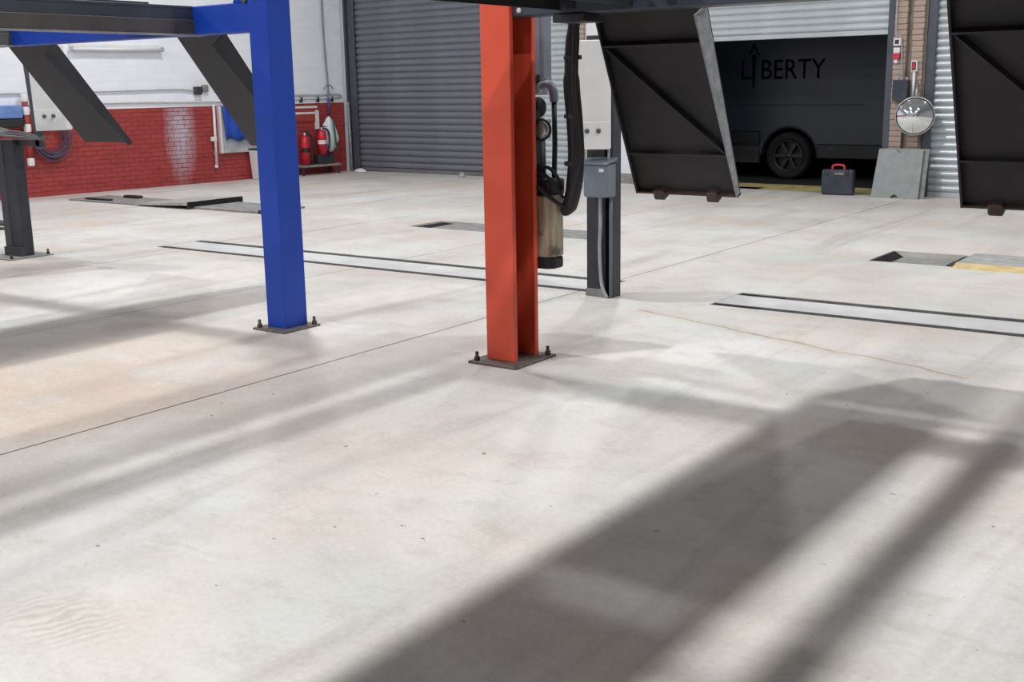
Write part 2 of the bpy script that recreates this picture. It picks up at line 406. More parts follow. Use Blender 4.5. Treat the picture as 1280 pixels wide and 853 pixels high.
def shutter(name, label, s0, s1, z_low, pitch, mat, guide_mat, gw=0.11):
    d = empty(name, BW_LOC, BW_ROT); structure(d, label)
    n = 5; prof = []
    for i in range(n+1):
        t = i/n; prof.append((-0.028*math.sin(PI*t)**0.8 if 0 < t < 1 else 0.0, t*pitch*0.90))
    prof += [(0.006, pitch*0.90), (0.006, pitch), (0.014, pitch), (0.014, 0.0)]
    mb = MB(); mb.prism([(p[0], p[1]) for p in prof], 'x', s0, s1)
    sl = mb.build('slat', mat, d, loc=(0, 0.10, z_low+0.07))
    z = z_low + 0.07 + pitch
    while z < DOOR_H + 0.1:
        dup(sl, d, (0, 0.10, z)); z += pitch
    MB().box(s0, s1, 0.075, 0.13, z_low, z_low+0.068).build('bottom_bar', mat, d, 0.006)
    for a, b in ((s0-gw, s0+0.012), (s1-0.012, s1+gw)):
        g = MB(); g.box(a, b, 0.03, 0.06, 0, DOOR_H); g.box(a, b, 0.12, 0.15, 0, DOOR_H)
        e = (a, a+0.03) if a < s0 else (b-0.03, b)
        g.box(e[0], e[1], 0.06, 0.12, 0, DOOR_H); g.build('guide_rail', guide_mat, d)
    MB().box(s0-gw, s1+gw, -0.25, 0.05, DOOR_H, DOOR_H+0.5).build('hood', 'guide', d, 0.01)
    return d
shutter('door_1', 'closed dark grey roller shutter between the blue and orange columns', -5.86, -2.25, 0.0, 0.120, 'shut_dark', 'guide', 0.16)
shutter('door_4', 'narrow closed pale grey shutter behind the power unit', -1.66, -0.74, 0.0, 0.100, 'shut_lite', 'guide', 0.12)
MB().box(-2.10, -1.78, 0.0, 0.33, -0.1, DOOR_H).build('wall_panel', 'plain_white', wb)
shutter('door_2', 'half raised pale grey roller shutter above the parked van', 1.20, 4.69, 2.20, 0.100, 'shut_lite', 'guide', 0.10)
shutter('door_3', 'closed pale grey roller shutter beside the round mirror', 5.33, 10.5, 0.0, 0.098, 'shut_lite', 'guide', 0.10)

def pier(name, label, strips, s0, s1):
    p = empty(name, BW_LOC, BW_ROT); structure(p, label)
    MB().box(s0, s1, 0.03, 0.33, -0.1, DOOR_H).build('core', 'mortar', p)
    for a, b in strips:
        w_ = b - a; mb = MB(); mb.box(-w_/2, w_/2, 0, 0.10, 0, 0.066)
        br = mb.build('brick', 'bare_brick', p, 0.004, loc=((a+b)/2, -0.05, 0.004))
        k = 1
        while k*0.075 < 3.3:
            dup(br, p, ((a+b)/2 + random.uniform(-.003, .003), -0.05 + random.uniform(-.005, .004), 0.004+k*0.075)); k += 1
        mb = MB(); mb.box(a+0.006, b-0.006, -0.04, 0.05, 0, 3.3); mb.build('mortar_bed', 'mortar', p)
    return p
pier('trim_1', 'narrow buff brick pier left of the white console box', [(-0.585, -0.385)], -0.59, -0.38)
pier('trim_2', 'double buff brick pier behind the round mirror', [(4.80, 4.97), (5.05, 5.20)], 4.78, 5.22)

# ---- remaining shell
structure(MB().box(8.0, 8.3, -7.3, 16.0, -0.1, 7.2).build('wall_right', 'dull_wall'), 'plain grey workshop wall')
structure(MB().box(-18.6, 8.3, -7.3, -7.0, -0.1, 7.2).build('wall_front', 'dull_wall'), 'plain grey workshop wall behind the camera')
structure(MB().box(-18.8, 8.3, -7.3, 17.3, 7.2, 7.4).build('ceiling', 'ceiling'), 'pale sheet metal ceiling')

# ---- yard outside the half open shutter
yard = MB().box(-16, 6, 16.5, 26, -0.30, -0.03).build('floor_yard', 'yard'); structure(yard, 'dark tarmac yard outside the half raised shutter')
ths = empty('trim_3', BW_LOC, BW_ROT); structure(ths, 'worn yellow painted threshold under the half raised shutter')
MB().box(1.0, 4.78, 0.03, 0.95, -0.10, 0.0).build('threshold', 'yellow_floor', ths)
structure(MB().box(-16, 6, 24, 24.3, -0.1, 6).build('wall_yard', 'yard_wall'), 'dark wall across the yard')

# ================================================================ LAMPS
def lamp(loc, first=[None]):
    t = thing('high_bay_lamp', 'round grey high bay lamp hanging from the ceiling', 'lamp', loc, 0, 'high bay ceiling lamps')
    if first[0] is None:
        mb = MB(); mb.lathe([(0, 0.30), (0.06, 0.30), (0.08, 0.22), (0.17, 0.10), (0.19, 0.02), (0.19, 0.0), (0.165, 0.0), (0.165, 0.02), (0, 0.02)], 20)
        a = mb.build('housing', 'lamp_body', t)
        mb = MB(); mb.lathe([(0, 0.012), (0.163, 0.012), (0.163, 0.019), (0, 0.019)], 20)
        b = mb.build('diffuser', 'lamp_glow', t)
        mb = MB(); mb.tube([(0, 0, 0.29), (0, 0, 0.70)], 0.012, 6); c = mb.build('hanging_rod', 'lamp_body', t)
        first[0] = (a, b, c)
    else:
        for x in first[0]: dup(x, t)
    ld = bpy.data.lights.new('lamp_light', 'AREA'); ld.shape = 'DISK'; ld.size = 0.30; ld.energy = LAMP_POWER; ld.color = LAMP_COL
    lo = bpy.data.objects.new('lamp_light', ld); COL.objects.link(lo); lo.parent = t; lo.location = (0, 0, -0.004)
for x in (-13.0, -6.64, -0.4):
    for y in (-4.6, 0.7, 6.25, 11.8): lamp((x, y, LAMP_H))

# ================================================================ ORANGE LIFT
def bolts(parent, pts, z, r=0.017):
    first = None
    for x, y in pts:
        if first is None:
            mb = MB(); mb.lathe([(r, 0), (r, 0.022), (r*0.6, 0.024), (r*0.6, 0.052), (0, 0.054)], 8)
            first = mb.build('bolt', 'bolt', parent, loc=(x, y, z))
        else: dup(first, parent, (x, y, z))
def ramp_flap(parent, x0, x1, y0, z0, y1, z1, sub, ribs=True, fh=0.085):
    """hanging approach ramp: plate, side flanges, ribs, diagonal brace and rollers; (y0,z0) hinge, (y1,z1) foot"""
    d = Vector((0, y1-y0, z1-z0)); L = d.length; d.normalize(); nrm = Vector((0, d.z, -d.y))   # nrm faces the workshop (-y)
    if nrm.y > 0: nrm = -nrm
    base = Matrix((Vector((1, 0, 0)), d, nrm)).transposed().to_4x4(); base.translation = Vector((0, y0, z0))
    mb = MB(); mb.box(x0, x1, 0, L, -0.012, 0.0, base); fl = mb.build('ramp', 'ramp_steel' if ribs else 'ramp_grey', parent, 0.002)
    for xa, mt in (((x0, 'ramp_steel'), (x1-0.012, sub)) if ribs else ((x1-0.012, sub),)):
        mb = MB(); h = fh if xa > x0 else 0.05
        v = [base @ Vector(q) for q in ((xa, 0, 0), (xa+0.012, 0, 0), (xa+0.012, L, 0), (xa, L, 0), (xa, 0, h), (xa+0.012, 0, h), (xa+0.012, L, 0.02*fh/0.085), (xa, L, 0.02*fh/0.085))]
        mb.hexa(v); mb.build('side_flange', mt, fl)
    if not ribs: return fl
    mb = MB(); mb.box(x0+0.012, x1-0.012, 0.16*L, 0.16*L+0.012, 0, 0.06, base); mb.build('rib', 'ramp_steel', fl)
    mb = MB(); mb.box(x0+0.012, x1-0.012, 0.76*L, 0.76*L+0.012, 0, 0.035, base); mb.build('rib', 'ramp_steel', fl)
    mb = MB(); a = Vector((x0+0.03, 0.18*L, 0)); b = Vector((x1-0.03, 0.75*L, 0)); s_ = (b-a).normalized(); pz = Vector((-s_.y, s_.x, 0))*0.006
    mb.hexa([base @ q for q in (a-pz, b-pz, b+pz, a+pz, a-pz+Vector((0, 0, .055)), b-pz+Vector((0, 0, .04)), b+pz+Vector((0, 0, .04)), a+pz+Vector((0, 0, .055)))])
    mb.build('diagonal_brace', 'ramp_steel', fl)
    w_ = x1-x0
    for q in (0.24, 0.76):
        mb = MB(); mb.box(x0+w_*q-0.038, x0+w_*q+0.038, L-0.03, L+0.035, -0.03, 0.045, base); mb.build('roller', 'rust', fl, 0.008)
    mb = MB(); mb.box(x0-0.0, x1, L-0.012, L, -0.012, 0.03, base); mb.build('toe_lip', 'rust', fl)
    return fl

ol = thing('four_post_lift', 'raised four post vehicle lift with orange columns and black hanging ramps', 'vehicle lift', (-3.93, 5.45, 0))
OL = Vector((-3.93, 5.45, 0))
def L_(x, y, z): return (x-OL.x, y-OL.y, z)
def lbox(mb, x0, x1, y0, y1, z0, z1, O): return mb.box(x0-O.x, x1-O.x, y0-O.y, y1-O.y, z0, z1)
def orange_column(x0, y0, mirror):
    # C-section open towards the runways
    W, D, t = 0.205, 0.25, 0.012; H = 2.9
    pts = [(0, 0), (W, 0), (W, 0.034), (W-t, 0.034), (W-t, t), (t, t), (t, D-t), (W-t, D-t), (W-t, D-0.034), (W, D-0.034), (W, D), (0, D)]
    pts = [((W-x if mirror else x)+x0-OL.x, y+y0-OL.y) for x, y in pts]
    mb = MB(); mb.prism(pts, 'z', 0.012, H); c = mb.build('column', 'orange', ol, 0.004)
    mb = MB(); lbox(mb, x0-0.06, x0+W+0.085, y0-0.11, y0+D+0.06, 0, 0.014, OL); p = mb.build('base_plate', 'plate_dirty', ol, 0.003)
    bolts(p, [(x0-0.02-OL.x, y0-0.07-OL.y), (x0+W+0.05-OL.x, y0+D+0.02-OL.y), (x0-0.02-OL.x, y0+D+0.02-OL.y)], 0.014)
    mb = MB(); lbox(mb, x0+0.075 if not mirror else x0+0.09, x0+0.115 if not mirror else x0+0.13, y0+0.10, y0+0.15, 0.014, H, OL); mb.build('safety_ladder', 'black_steel', ol)
    return c
orange_column(-4.035, 5.33, False)
orange_column(-0.60, 5.33, True)
orange_column(-4.035, -1.75, False)
orange_column(-0.60, -1.75, True)
BZ = 1.97
def crossbeam(y0, y1, xa, xb, mats, parent, O):
    mb = MB(); lbox(mb, xa, xb, y0, y1, BZ, BZ+0.19, O); return mb.build('crossbeam', mats, parent, 0.006)
cb = crossbeam(5.36, 5.54, -3.95, -0.48, 'navy_steel', ol, OL)
mb = MB(); lbox(mb, -3.56, -3.36, 5.35, 5.56, BZ-0.045, BZ, OL); mb.build('pulley_guard', 'black_steel', cb, 0.005)
mb = MB(); lbox(mb, -3.47, -3.42, 5.345, 5.36, BZ+0.02, BZ+0.12, OL); mb.build('stop_bracket', 'black_steel', cb, 0.004)
mb = MB(); mb.lathe([(0, 0.0), (0.014, 0.0), (0.014, 0.012), (0, 0.014)], 10, Matrix.Translation((-3.78-OL.x, 5.36-OL.y, BZ+0.03)) @ Matrix.Rotation(PI/2, 4, 'X')); mb.build('pin', 'white_plastic', cb)
crossbeam(-1.72, -1.54, -3.95, -0.48, 'navy_steel', ol, OL)
def runway(x0, parent, O, w_plate=0.46, y0=-1.72, y1=5.74, mat='black_steel', side=None):
    mb = MB(); lbox(mb, x0, x0+w_plate, y0, y1, BZ+0.16, BZ+0.175, O)
    lbox(mb, x0, x0+0.012, y0, y1, BZ+0.02, BZ+0.16, O); lbox(mb, x0+w_plate-0.012, x0+w_plate, y0, y1, BZ+0.02, BZ+0.16, O)
    r = mb.build('runway', mat, parent)
    mb = MB(); lbox(mb, x0+w_plate+0.165, x0+w_plate+0.275, y0, y1, BZ+0.06, BZ+0.16, O); mb.build('jacking_rail', side or mat, r)
    for y in (y0+0.02, y0+1.9, y0+3.7, y1-0.08):
        mb = MB(); lbox(mb, x0+w_plate, x0+w_plate+0.165, y, y+0.05, BZ+0.08, BZ+0.14, O); mb.build('rail_bracket', mat, r)
    return r
runway(-3.53, ol, OL); runway(-1.55, ol, OL)
ramp_flap(ol, -3.52-OL.x, -2.845-OL.x, 5.75-OL.y, BZ+0.03, 6.23-OL.y, 0.955, 'flange_lit_grey', True, 0.14)  # right flange coloured paler than the ramp, its lit face painted in
ramp_flap(ol, -1.60-OL.x, -0.88-OL.x, 5.75-OL.y, BZ+0.03, 6.23-OL.y, 0.955, 'flange_lit_grey', True, 0.14)

# ---- hydraulic power unit on the back of the orange column
pu = thing('hydraulic_power_unit', 'hydraulic power unit with tan oil tank behind the orange column', 'power unit', (-3.93, 5.59, 0))
PU = Vector((-3.93, 5.59, 0))
mb = MB(); lbox(mb, -4.01, -3.86, 5.582, 5.66, 1.15, 1.45, PU); lbox(mb, -4.10, -3.99, 5.582, 5.86, 1.60, 1.66, PU); mb.build('mounting_bracket', 'black_steel', pu)
mb = MB(); lbox(mb, -4.16, -3.965, 5.86, 5.95, 1.54, 2.10, PU); cbx = mb.build('switch_cabinet', 'slate_cab', pu, 0.006)
mb = MB(); lbox(mb, -4.14, -3.985, 5.853, 5.862, 1.57, 2.07, PU); mb.build('cabinet_door', 'slate_cab', cbx, 0.003)
# conduit gland and elbow leaving the cabinet
mb = MB()
for a in ((-3.985, -3.925, 1.625, 1.64), (-3.985, -3.925, 1.545, 1.56), (-3.985, -3.968, 1.56, 1.625)): lbox(mb, a[0], a[1], 5.835, 5.853, a[2], a[3], PU)
mb.build('conduit_bracket', 'alu', pu)
mb = MB(); mb.tube(smooth_path([(-3.95-PU.x, 5.80-PU.y, 1.59), (-3.88-PU.x, 5.79-PU.y, 1.60), (-3.85-PU.x, 5.79-PU.y, 1.56), (-3.845-PU.x, 5.79-PU.y, 1.50)], 5), 0.026, 10); mb.build('conduit_elbow', 'grey_box', pu)
mb = MB(); mb.tube([(-3.845-PU.x, 5.79-PU.y, 1.50), (-3.835-PU.x, 5.78-PU.y, 1.25), (-3.83-PU.x, 5.76-PU.y, 1.02)], 0.016, 8); mb.build('conduit', 'rubber', pu)
mot = Matrix.Translation((-3.945-PU.x, 5.70-PU.y, 1.47))
mb = MB(); mb.lathe([(0, -0.075), (0.05, -0.072), (0.062, -0.05), (0.062, 0.05), (0.05, 0.072), (0, 0.075)], 18, mot @ Matrix.Rotation(PI/2, 4, 'Y')); mb.build('motor', 'rubber', pu)
mb = MB(); mb.box(-0.085, 0.075, -0.06, 0.06, -0.06, 0.06, Matrix.Translation((-3.92-PU.x, 5.70-PU.y, 1.35))); pb = mb.build('pump_block', 'alu', pu, 0.012, 2)
mb = MB(); mb.tube([(-3.84-PU.x + 0.058*math.cos(a), 5.635-PU.y + 0.02*math.cos(a), 1.345 + 0.058*math.sin(a)) for a in [2*PI*i/20 for i in range(21)]], 0.008, 6, False); mb.build('gauge_ring', 'rubber', pu)
mb = MB(); mb.lathe([(0, -0.02), (0.045, -0.02), (0.045, 0.015), (0.03, 0.02), (0, 0.02)], 16, Matrix.Translation((-3.84-PU.x, 5.645-PU.y, 1.345)) @ Matrix.Rotation(PI/2, 4, 'X')); mb.build('gauge_face', 'alu', pu)
mb = MB(); mb.lathe([(0, 1.00), (0.055, 1.00), (0.06, 1.05), (0.055, 1.30), (0.05, 1.30), (0, 1.30)], 16, Matrix.Translation((-3.915-PU.x, 5.70-PU.y, 0))); mb.build('pump_body', 'post_black', pu)
mb = MB(); mb.box(-0.10, 0.10, -0.085, 0.085, 0.955, 1.06, Matrix.Translation((-3.87-PU.x, 5.71-PU.y, 0))); mb.build('valve_block', 'rubber', pu, 0.02, 2)
tk = MB(); tk.prism([(-0.17, -0.13), (0.07, -0.13), (0.115, -0.09), (0.115, 0.0), (0.07, 0.04), (-0.17, 0.04)], 'z', 0.60, 0.965); tank = tk.build('oil_tank', 'tan', pu, 0.012, 2, loc=(-3.86-PU.x, 5.73-PU.y, 0))
tk = MB(); tk.prism([(-0.168, -0.128), (0.069, -0.128), (0.113, -0.089), (0.113, -0.001), (0.069, 0.038), (-0.168, 0.038)], 'z', 0.53, 0.60); tk.build('tank_base', 'rubber', tank, 0.012, 2)
for i, pth in enumerate((((-3.92, 5.64, 1.02), (-3.83, 5.60, 1.10), (-3.74, 5.62, 1.04), (-3.70, 5.66, 0.95)), ((-3.93, 5.64, 0.99), (-3.84, 5.58, 1.02), (-3.76, 5.60, 0.96), (-3.70, 5.66, 0.90)), ((-3.90, 5.66, 1.06), (-3.80, 5.63, 1.13), (-3.74, 5.65, 1.08), (-3.72, 5.68, 1.0)))):
    mb = MB(); mb.tube(smooth_path([Vector(p)-PU for p in pth], 6), 0.011, 7); mb.build('hydraulic_hose', 'rubber', pu)

hb = thing('hose_bundle', 'thick black sleeve of hoses hanging beside the power unit', 'hose', (-3.66, 5.72, 0))
HB = Vector((-3.66, 5.72, 0))
hpath = [(-3.625, 5.70, 2.06), (-3.655, 5.70, 1.85), (-3.665, 5.70, 1.62), (-3.645, 5.70, 1.40), (-3.635, 5.70, 1.20), (-3.65, 5.70, 1.02), (-3.685, 5.70, 0.90), (-3.725, 5.70, 0.88)]
mb = MB(); mb.tube(smooth_path([Vector(p)-HB for p in hpath], 5), [0.034]*5+[0.040]*5+[0.048]*16+[0.046]*5+[0.040]*4+[0.034], 12); mb.build('sleeve', 'rubber', hb)
for k, dx in enumerate((0.045, 0.062)):
    mb = MB(); mb.tube(smooth_path([Vector((p[0]+dx*(1 if i in (1, 2, 3, 4) else 0.4), p[1]-0.05, p[2]))-HB for i, p in enumerate(hpath[:-1])], 5), 0.013, 7); mb.build('cable', 'rubber', hb)
for z in (1.75, 1.42, 1.15):
    mb = MB(); mb.lathe([(0.052, -0.012), (0.054, 0), (0.052, 0.012)], 16, Matrix.Translation((-3.655-HB.x, 5.70-HB.y, z))); mb.build('strap', 'post_black', hb)

# ================================================================ BLUE LIFT
bl = thing('four_post_lift', 'raised four post vehicle lift with blue columns at the left', 'vehicle lift', (-5.80, 5.41, 0))
BLO = Vector((-5.80, 5.41, 0))
def blue_column(x0, y0):
    W, D, t, H = 0.175, 0.205, 0.012, 2.9
    left = x0 > -8
    pts = [(W, 0), (W, D), (0, D), (0, D-0.04), (t, D-0.04), (t, D-t), (W-t, D-t), (W-t, t), (t, t), (t, 0.05), (0, 0.05), (0, 0)]
    pts = [((x if left else W-x)+x0-BLO.x, y+y0-BLO.y) for x, y in pts]
    mb = MB(); mb.prism(pts, 'z', 0.012, H); mb.build('column', 'blue', bl, 0.005, 2)
    mb = MB(); lbox(mb, x0-0.06, x0+W+0.075, y0-0.085, y0+D+0.05, 0, 0.014, BLO); p = mb.build('base_plate', 'plate_dirty', bl, 0.003)
    bolts(p, [(x0-0.025-BLO.x, y0-0.05-BLO.y), (x0+W+0.045-BLO.x, y0+D+0.02-BLO.y), (x0-0.025-BLO.x, y0+D+0.02-BLO.y)], 0.014)
blue_column(-5.89, 5.30); blue_column(-10.35, 5.30); blue_column(-5.89, -1.75); blue_column(-10.35, -1.75)
bb = crossbeam(5.34, 5.47, -10.3, -5.87, 'blue', bl, BLO)
mb = MB(); mb.prism([(-6.08-BLO.x, BZ+0.19), (-5.88-BLO.x, BZ+0.19), (-5.88-BLO.x, BZ+0.48), (-5.97-BLO.x, BZ+0.40)], 'y', 5.34-BLO.y, 5.47-BLO.y); mb.build('gusset', 'blue', bb, 0.004)
mb = MB(); mb.lathe([(0, -0.012), (0.022, -0.012), (0.024, 0), (0, 0)], 12, Matrix.Translation((-5.955-BLO.x, 5.338-BLO.y, BZ+0.205)) @ Matrix.Rotation(-PI/2, 4, 'X')); mb.build('pivot_bolt', 'plate_dirty', bb)
crossbeam(-1.72, -1.59, -10.3, -5.87, 'blue', bl, BLO)
def blue_runway(x0, x1, y1):
    mb = MB(); lbox(mb, x0, x1, -1.75, y1, BZ+0.17, BZ+0.19, BLO)
    lbox(mb, x0, x0+0.02, -1.75, y1, BZ+0.10, BZ+0.17, BLO); lbox(mb, x1-0.02, x1, -1.75, y1, BZ+0.10, BZ+0.17, BLO)
    r = mb.build('runway', 'navy_steel', bl, 0.003)
    mb = MB(); lbox(mb, x1-0.03, x1+0.005, -1.75, y1-0.08, BZ+0.005, BZ+0.10, BLO); mb.build('side_rail', 'rail_side_grey', r, 0.003)
    mb = MB(); lbox(mb, x1-0.035, x1+0.012, -1.75, y1-0.08, BZ-0.006, BZ+0.006, BLO); mb.build('rail_foot', 'flange_lit_grey', r)
    mb = MB(); lbox(mb, x0, x0+0.05, -1.75, y1, BZ+0.19, BZ+0.26, BLO); mb.build('wheel_kerb', 'black_steel', r)
    return r
blue_runway(-7.20, -6.48, 5.50); blue_runway(-9.43, -8.68, 5.50)
for x0, x1 in ((-7.20, -6.66), (-9.43, -8.74)):
    mb = MB(); lbox(mb, x0, x1, 5.50, 5.76, BZ+0.02, BZ+0.17, BLO); mb.build('ramp_hinge_block', 'black_steel', bl)
    ramp_flap(bl, x0-BLO.x, x1-BLO.x, 5.76-BLO.y, BZ+0.03, 6.42-BLO.y, 1.16, 'black_steel', False, 0.15)  # black right flange: the shadow on its outer face is put into the colour

# ================================================================ CONTROL POSTS
def console_box(parent, loc, rot, w_=0.26, h=0.78, d=0.16):
    mb = MB(); mb.box(-w_/2, w_/2, -d/2, d/2, 0, h); b = mb.build('console', 'console', parent, 0.008, 2, loc=loc, rot=rot)
    mb = MB(); mb.box(-w_/2+0.006, w_/2-0.006, -d/2-0.010, -d/2, 0.0, 0.20); mb.build('button_panel', 'console', b, 0.004)
    for q in (-0.036, 0.048):
        mb = MB(); mb.lathe([(0, 0), (0.018, 0), (0.018, 0.010), (0.012, 0.018), (0, 0.018)], 14, Matrix.Translation((q-0.018, -d/2-0.010, 0.135)) @ Matrix.Rotation(PI/2, 4, 'X')); mb.build('push_button', 'button', b)
    return b
cp = thing('control_post', 'short charcoal steel post with white console box right of the orange column', 'control post', (-4.57, 7.53, 0))
mb = MB(); mb.prism([(-0.105, -0.055), (0.06, -0.055), (0.06, 0.0), (0.095, 0.0), (0.095, -0.055), (0.125, -0.055), (0.125, 0.07), (-0.105, 0.07)], 'z', 0.0, 1.95); mb.build('post', 'post_black', cp, 0.004)
mb = MB(); mb.box(-0.112, 0.058, -0.062, -0.054, 0.0, 0.06); mb.build('foot_plate', 'plate_mid', cp, 0.002)
console_box(cp, (0.035, -0.165, 1.13), (0, 0, 0.52), 0.24, 0.78, 0.13)
mb = MB(); mb.box(-0.14, -0.105, -0.12, -0.04, 1.25, 1.42); mb.build('terminal_block', 'white_plastic', cp, 0.004)
sb = MB(); sb.box(-0.045, 0.16, -0.20, -0.06, 0.775, 1.02); sbo = sb.build('switch_box', 'grey_box', cp, 0.014, 2)
mb = MB(); mb.hexa([(-0.075, -0.215, 1.015), (0.17, -0.215, 1.015), (0.17, -0.055, 1.045), (-0.075, -0.055, 1.045), (-0.075, -0.215, 1.03), (0.17, -0.215, 1.03), (0.17, -0.055, 1.065), (-0.075, -0.055, 1.065)]); mb.build('switch_box_lid', 'grey_box', sbo, 0.004)
mb = MB(); mb.box(0.095, 0.135, -0.204, -0.199, 0.965, 0.99); mb.build('maker_plate', 'white_plastic', sbo)
mb = MB(); mb.tube(smooth_path([(0.045, -0.10, 0.78), (0.045, -0.10, 0.55), (0.03, -0.085, 0.40), (0.035, -0.08, 0.20), (0.055, -0.085, 0.08), (0.095, -0.08, 0.0)], 5), 0.014, 8); mb.build('conduit', 'pipe_grey', cp)
mb = MB(); mb.tube([(0.118, -0.068, 0.0), (0.118, -0.068, 1.05)], 0.013, 8); mb.build('conduit', 'grey_box', cp)
mb = MB(); mb.tube([(0.13, -0.12, 1.02), (0.13, -0.12, 1.14)], 0.010, 8); mb.build('cable', 'pipe_grey', cp)

lp = thing('control_post', 'short black steel post at the left edge draped with grey cables', 'control post', (-10.78, 6.48, 0))
mb = MB(); mb.prism([(-0.13, -0.07), (-0.015, -0.07), (-0.005, -0.055), (0.125, -0.03), (0.125, 0.08), (-0.13, 0.08)], 'z', 0.012, 1.16); mb.build('post', 'post_black', lp, 0.004)
mb = MB(); mb.box(-0.22, 0.24, -0.26, 0.22, 0, 0.012); bp = mb.build('base_plate', 'plate_mid', lp, 0.003)
bolts(bp, [(0.20, 0.18), (-0.18, -0.22), (0.20, -0.22)], 0.012)
mb = MB(); mb.box(-0.13, 0.13, -0.085, -0.02, 0.012, 0.10, Matrix.Rotation(0.1, 4, 'Z')); mb.build('foot_plate', 'rail', lp, 0.002)
mb = MB(); mb.box(0.0, 0.50, 0.02, 0.06, 1.10, 1.16); mb.build('arm', 'post_black', lp)
mb = MB(); mb.box(-0.05, 0.03, 0.0, 0.05, -0.12, 0.80); mb.build('bracket_bar', 'navy_steel', lp, 0.003, loc=(0.475, 0.02, 1.20), rot=(0, -0.10, 0))
console_box(lp, (0.74, 0.04, 1.255), (0, -0.02, 0.75), 0.30, 0.78, 0.16)
for i in range(6):
    y = -0.12 + 0.03*i + random.uniform(-.01, .01); z0 = 1.13 + 0.028*i
    mb = MB(); mb.tube(smooth_path([(-1.2, y, z0+0.05+random.uniform(-.03, .03)), (-0.6, y+random.uniform(-.03, .03), z0+random.uniform(-.02, .03)), (-0.1, y, 1.20+0.012*i), (0.25, y, 1.24-0.02*abs(i-2)), (0.55, 0.05, 1.16+0.006*i)], 6), 0.011, 6); mb.build('cable', 'cable', lp)

# ================================================================ FLOOR TRACKS AND SUNKEN LIFTS
def track(label, x0, x1, y0, y1, dark_to):
    t = thing('floor_track', label, 'floor track', (x0, y0, 0))
    mb = MB(); mb.box(0.0, x1-x0, 0.11, y1-y0-0.10, -0.12, -0.003); mb.build('infill_slab', 'plate_grey' if False else 'concrete_cool', t)
    for a, b in ((0.0, 0.11), (y1-y0-0.10, y1-y0)):
        mb = MB(); mb.box(dark_to, x1-x0, a+0.004, b-0.004, -0.12, -0.004); mb.build('rail', 'rail', t)
        if dark_to > 0: mb = MB(); mb.box(0, dark_to, a, b, -0.12, -0.008); mb.build('slot_shade_strip', 'slot', t)  # solid dark strip, painting in the shade of an open slot
    return t
MT['concrete_cool'] = paint('cool_grey_infill_concrete', (0.60, 0.60, 0.59), 0.6, 0, 0.16, 3.0, (0.45, 0.44, 0.42), 0.62, spec=0.3)
track('pair of dark rails set in the floor behind the blue column', -10.1, -4.75, 7.61, 8.21, 0.0)
track('pair of dark rails set in the floor right of the charcoal post', -3.70, 3.0, 7.61, 8.19, 0.38)

t = thing('sunken_lift', 'recessed floor lift with yellow edged plate at the right', 'floor lift', (-3.42, 10.25, 0))
mb = MB(); mb.box(0.01, 2.8, 0.01, 0.72, -0.12, -0.055); mb.build('pit_floor', 'plate_mid', t)
mb = MB(); mb.hexa([(0.01, 0.01, -0.055), (0.10, 0.01, -0.055), (0.10, 0.72, -0.055), (0.01, 0.72, -0.055), (0.01, 0.01, -0.005), (0.02, 0.01, -0.005), (0.02, 0.72, -0.005), (0.01, 0.72, -0.005)]); mb.build('edge_ramp', 'slot', t)
mb = MB(); mb.box(0.75, 2.79, 0.05, 0.71, -0.054, 0.03); pl = mb.build('platform', 'plate_grey', t, 0.004)
mb = MB(); mb.hexa([(0.76, -0.10, 0.0), (2.79, -0.10, 0.0), (2.79, 0.05, 0.0), (0.76, 0.05, 0.0), (0.76, -0.06, 0.012), (2.79, -0.06, 0.012), (2.79, 0.05, 0.032), (0.76, 0.05, 0.032)]); mb.build('yellow_edge', 'yellow', pl)
mb = MB(); mb.box(0.66, 0.75, 0.10, 0.66, -0.054, 0.0); mb.build('end_hinge', 'bolt', pl, 0.01)

t = thing('sunken_lift', 'recessed grey floor lift plate half hidden behind the orange column', 'floor lift', (-8.90, 10.27, 0))
mb = MB(); mb.box(0.01, 2.54, 0.01, 0.62, -0.12, -0.05); mb.build('pit_floor', 'slot', t)
mb = MB(); mb.box(0.30, 2.52, 0.04, 0.60, -0.049, -0.006); mb.build('platform', 'plate_mid', t, 0.004)
mb = MB(); mb.hexa([(0.02, 0.01, -0.05), (0.28, 0.01, -0.05), (0.28, 0.61, -0.05), (0.02, 0.61, -0.05), (0.05, 0.01, -0.012), (0.28, 0.01, -0.03), (0.28, 0.61, -0.03), (0.05, 0.61, -0.012)]); mb.build('end_ramp', 'slot', t)

t = thing('low_floor_lift', 'low grey steel floor lift plates beside the red brick wall', 'floor lift', (-13.9, 10.3, 0))
mb = MB(); mb.box(-1.85, -0.1, 0.05, 0.75, 0, 0.025); mb.build('end_plate', 'plate_mid', t, 0.004)
mb = MB(); mb.box(-1.55, -0.95, 0.12, 0.20, 0.025, 0.05); mb.build('cross_bar', 'bolt', t, 0.01)
mb = MB(); mb.box(-1.20, -0.85, 0.55, 0.66, 0.025, 0.065); mb.build('cross_bar', 'bolt', t, 0.01)
mb = MB(); mb.hexa([(-0.15, 0.0, 0.012), (1.0, 0.0, 0.055), (1.0, 0.98, 0.055), (-0.15, 0.98, 0.012), (-0.15, 0.0, 0.035), (1.0, 0.0, 0.10), (1.0, 0.98, 0.10), (-0.15, 0.98, 0.035)]); mb.build('raised_plate', 'plate_grey', t)
mb = MB(); mb.box(0.985, 1.004, 0.0, 0.98, 0.02, 0.102); mb.build('plate_edge', 'slot', t)
mb = MB(); mb.box(0.85, 2.35, 0.10, 0.90, 0, 0.03); mb.build('low_plate', 'plate_mid', t, 0.004)
mb = MB(); mb.box(2.30, 2.40, 0.08, 0.20, 0, 0.05); mb.build('end_roller', 'post_black', t, 0.008)

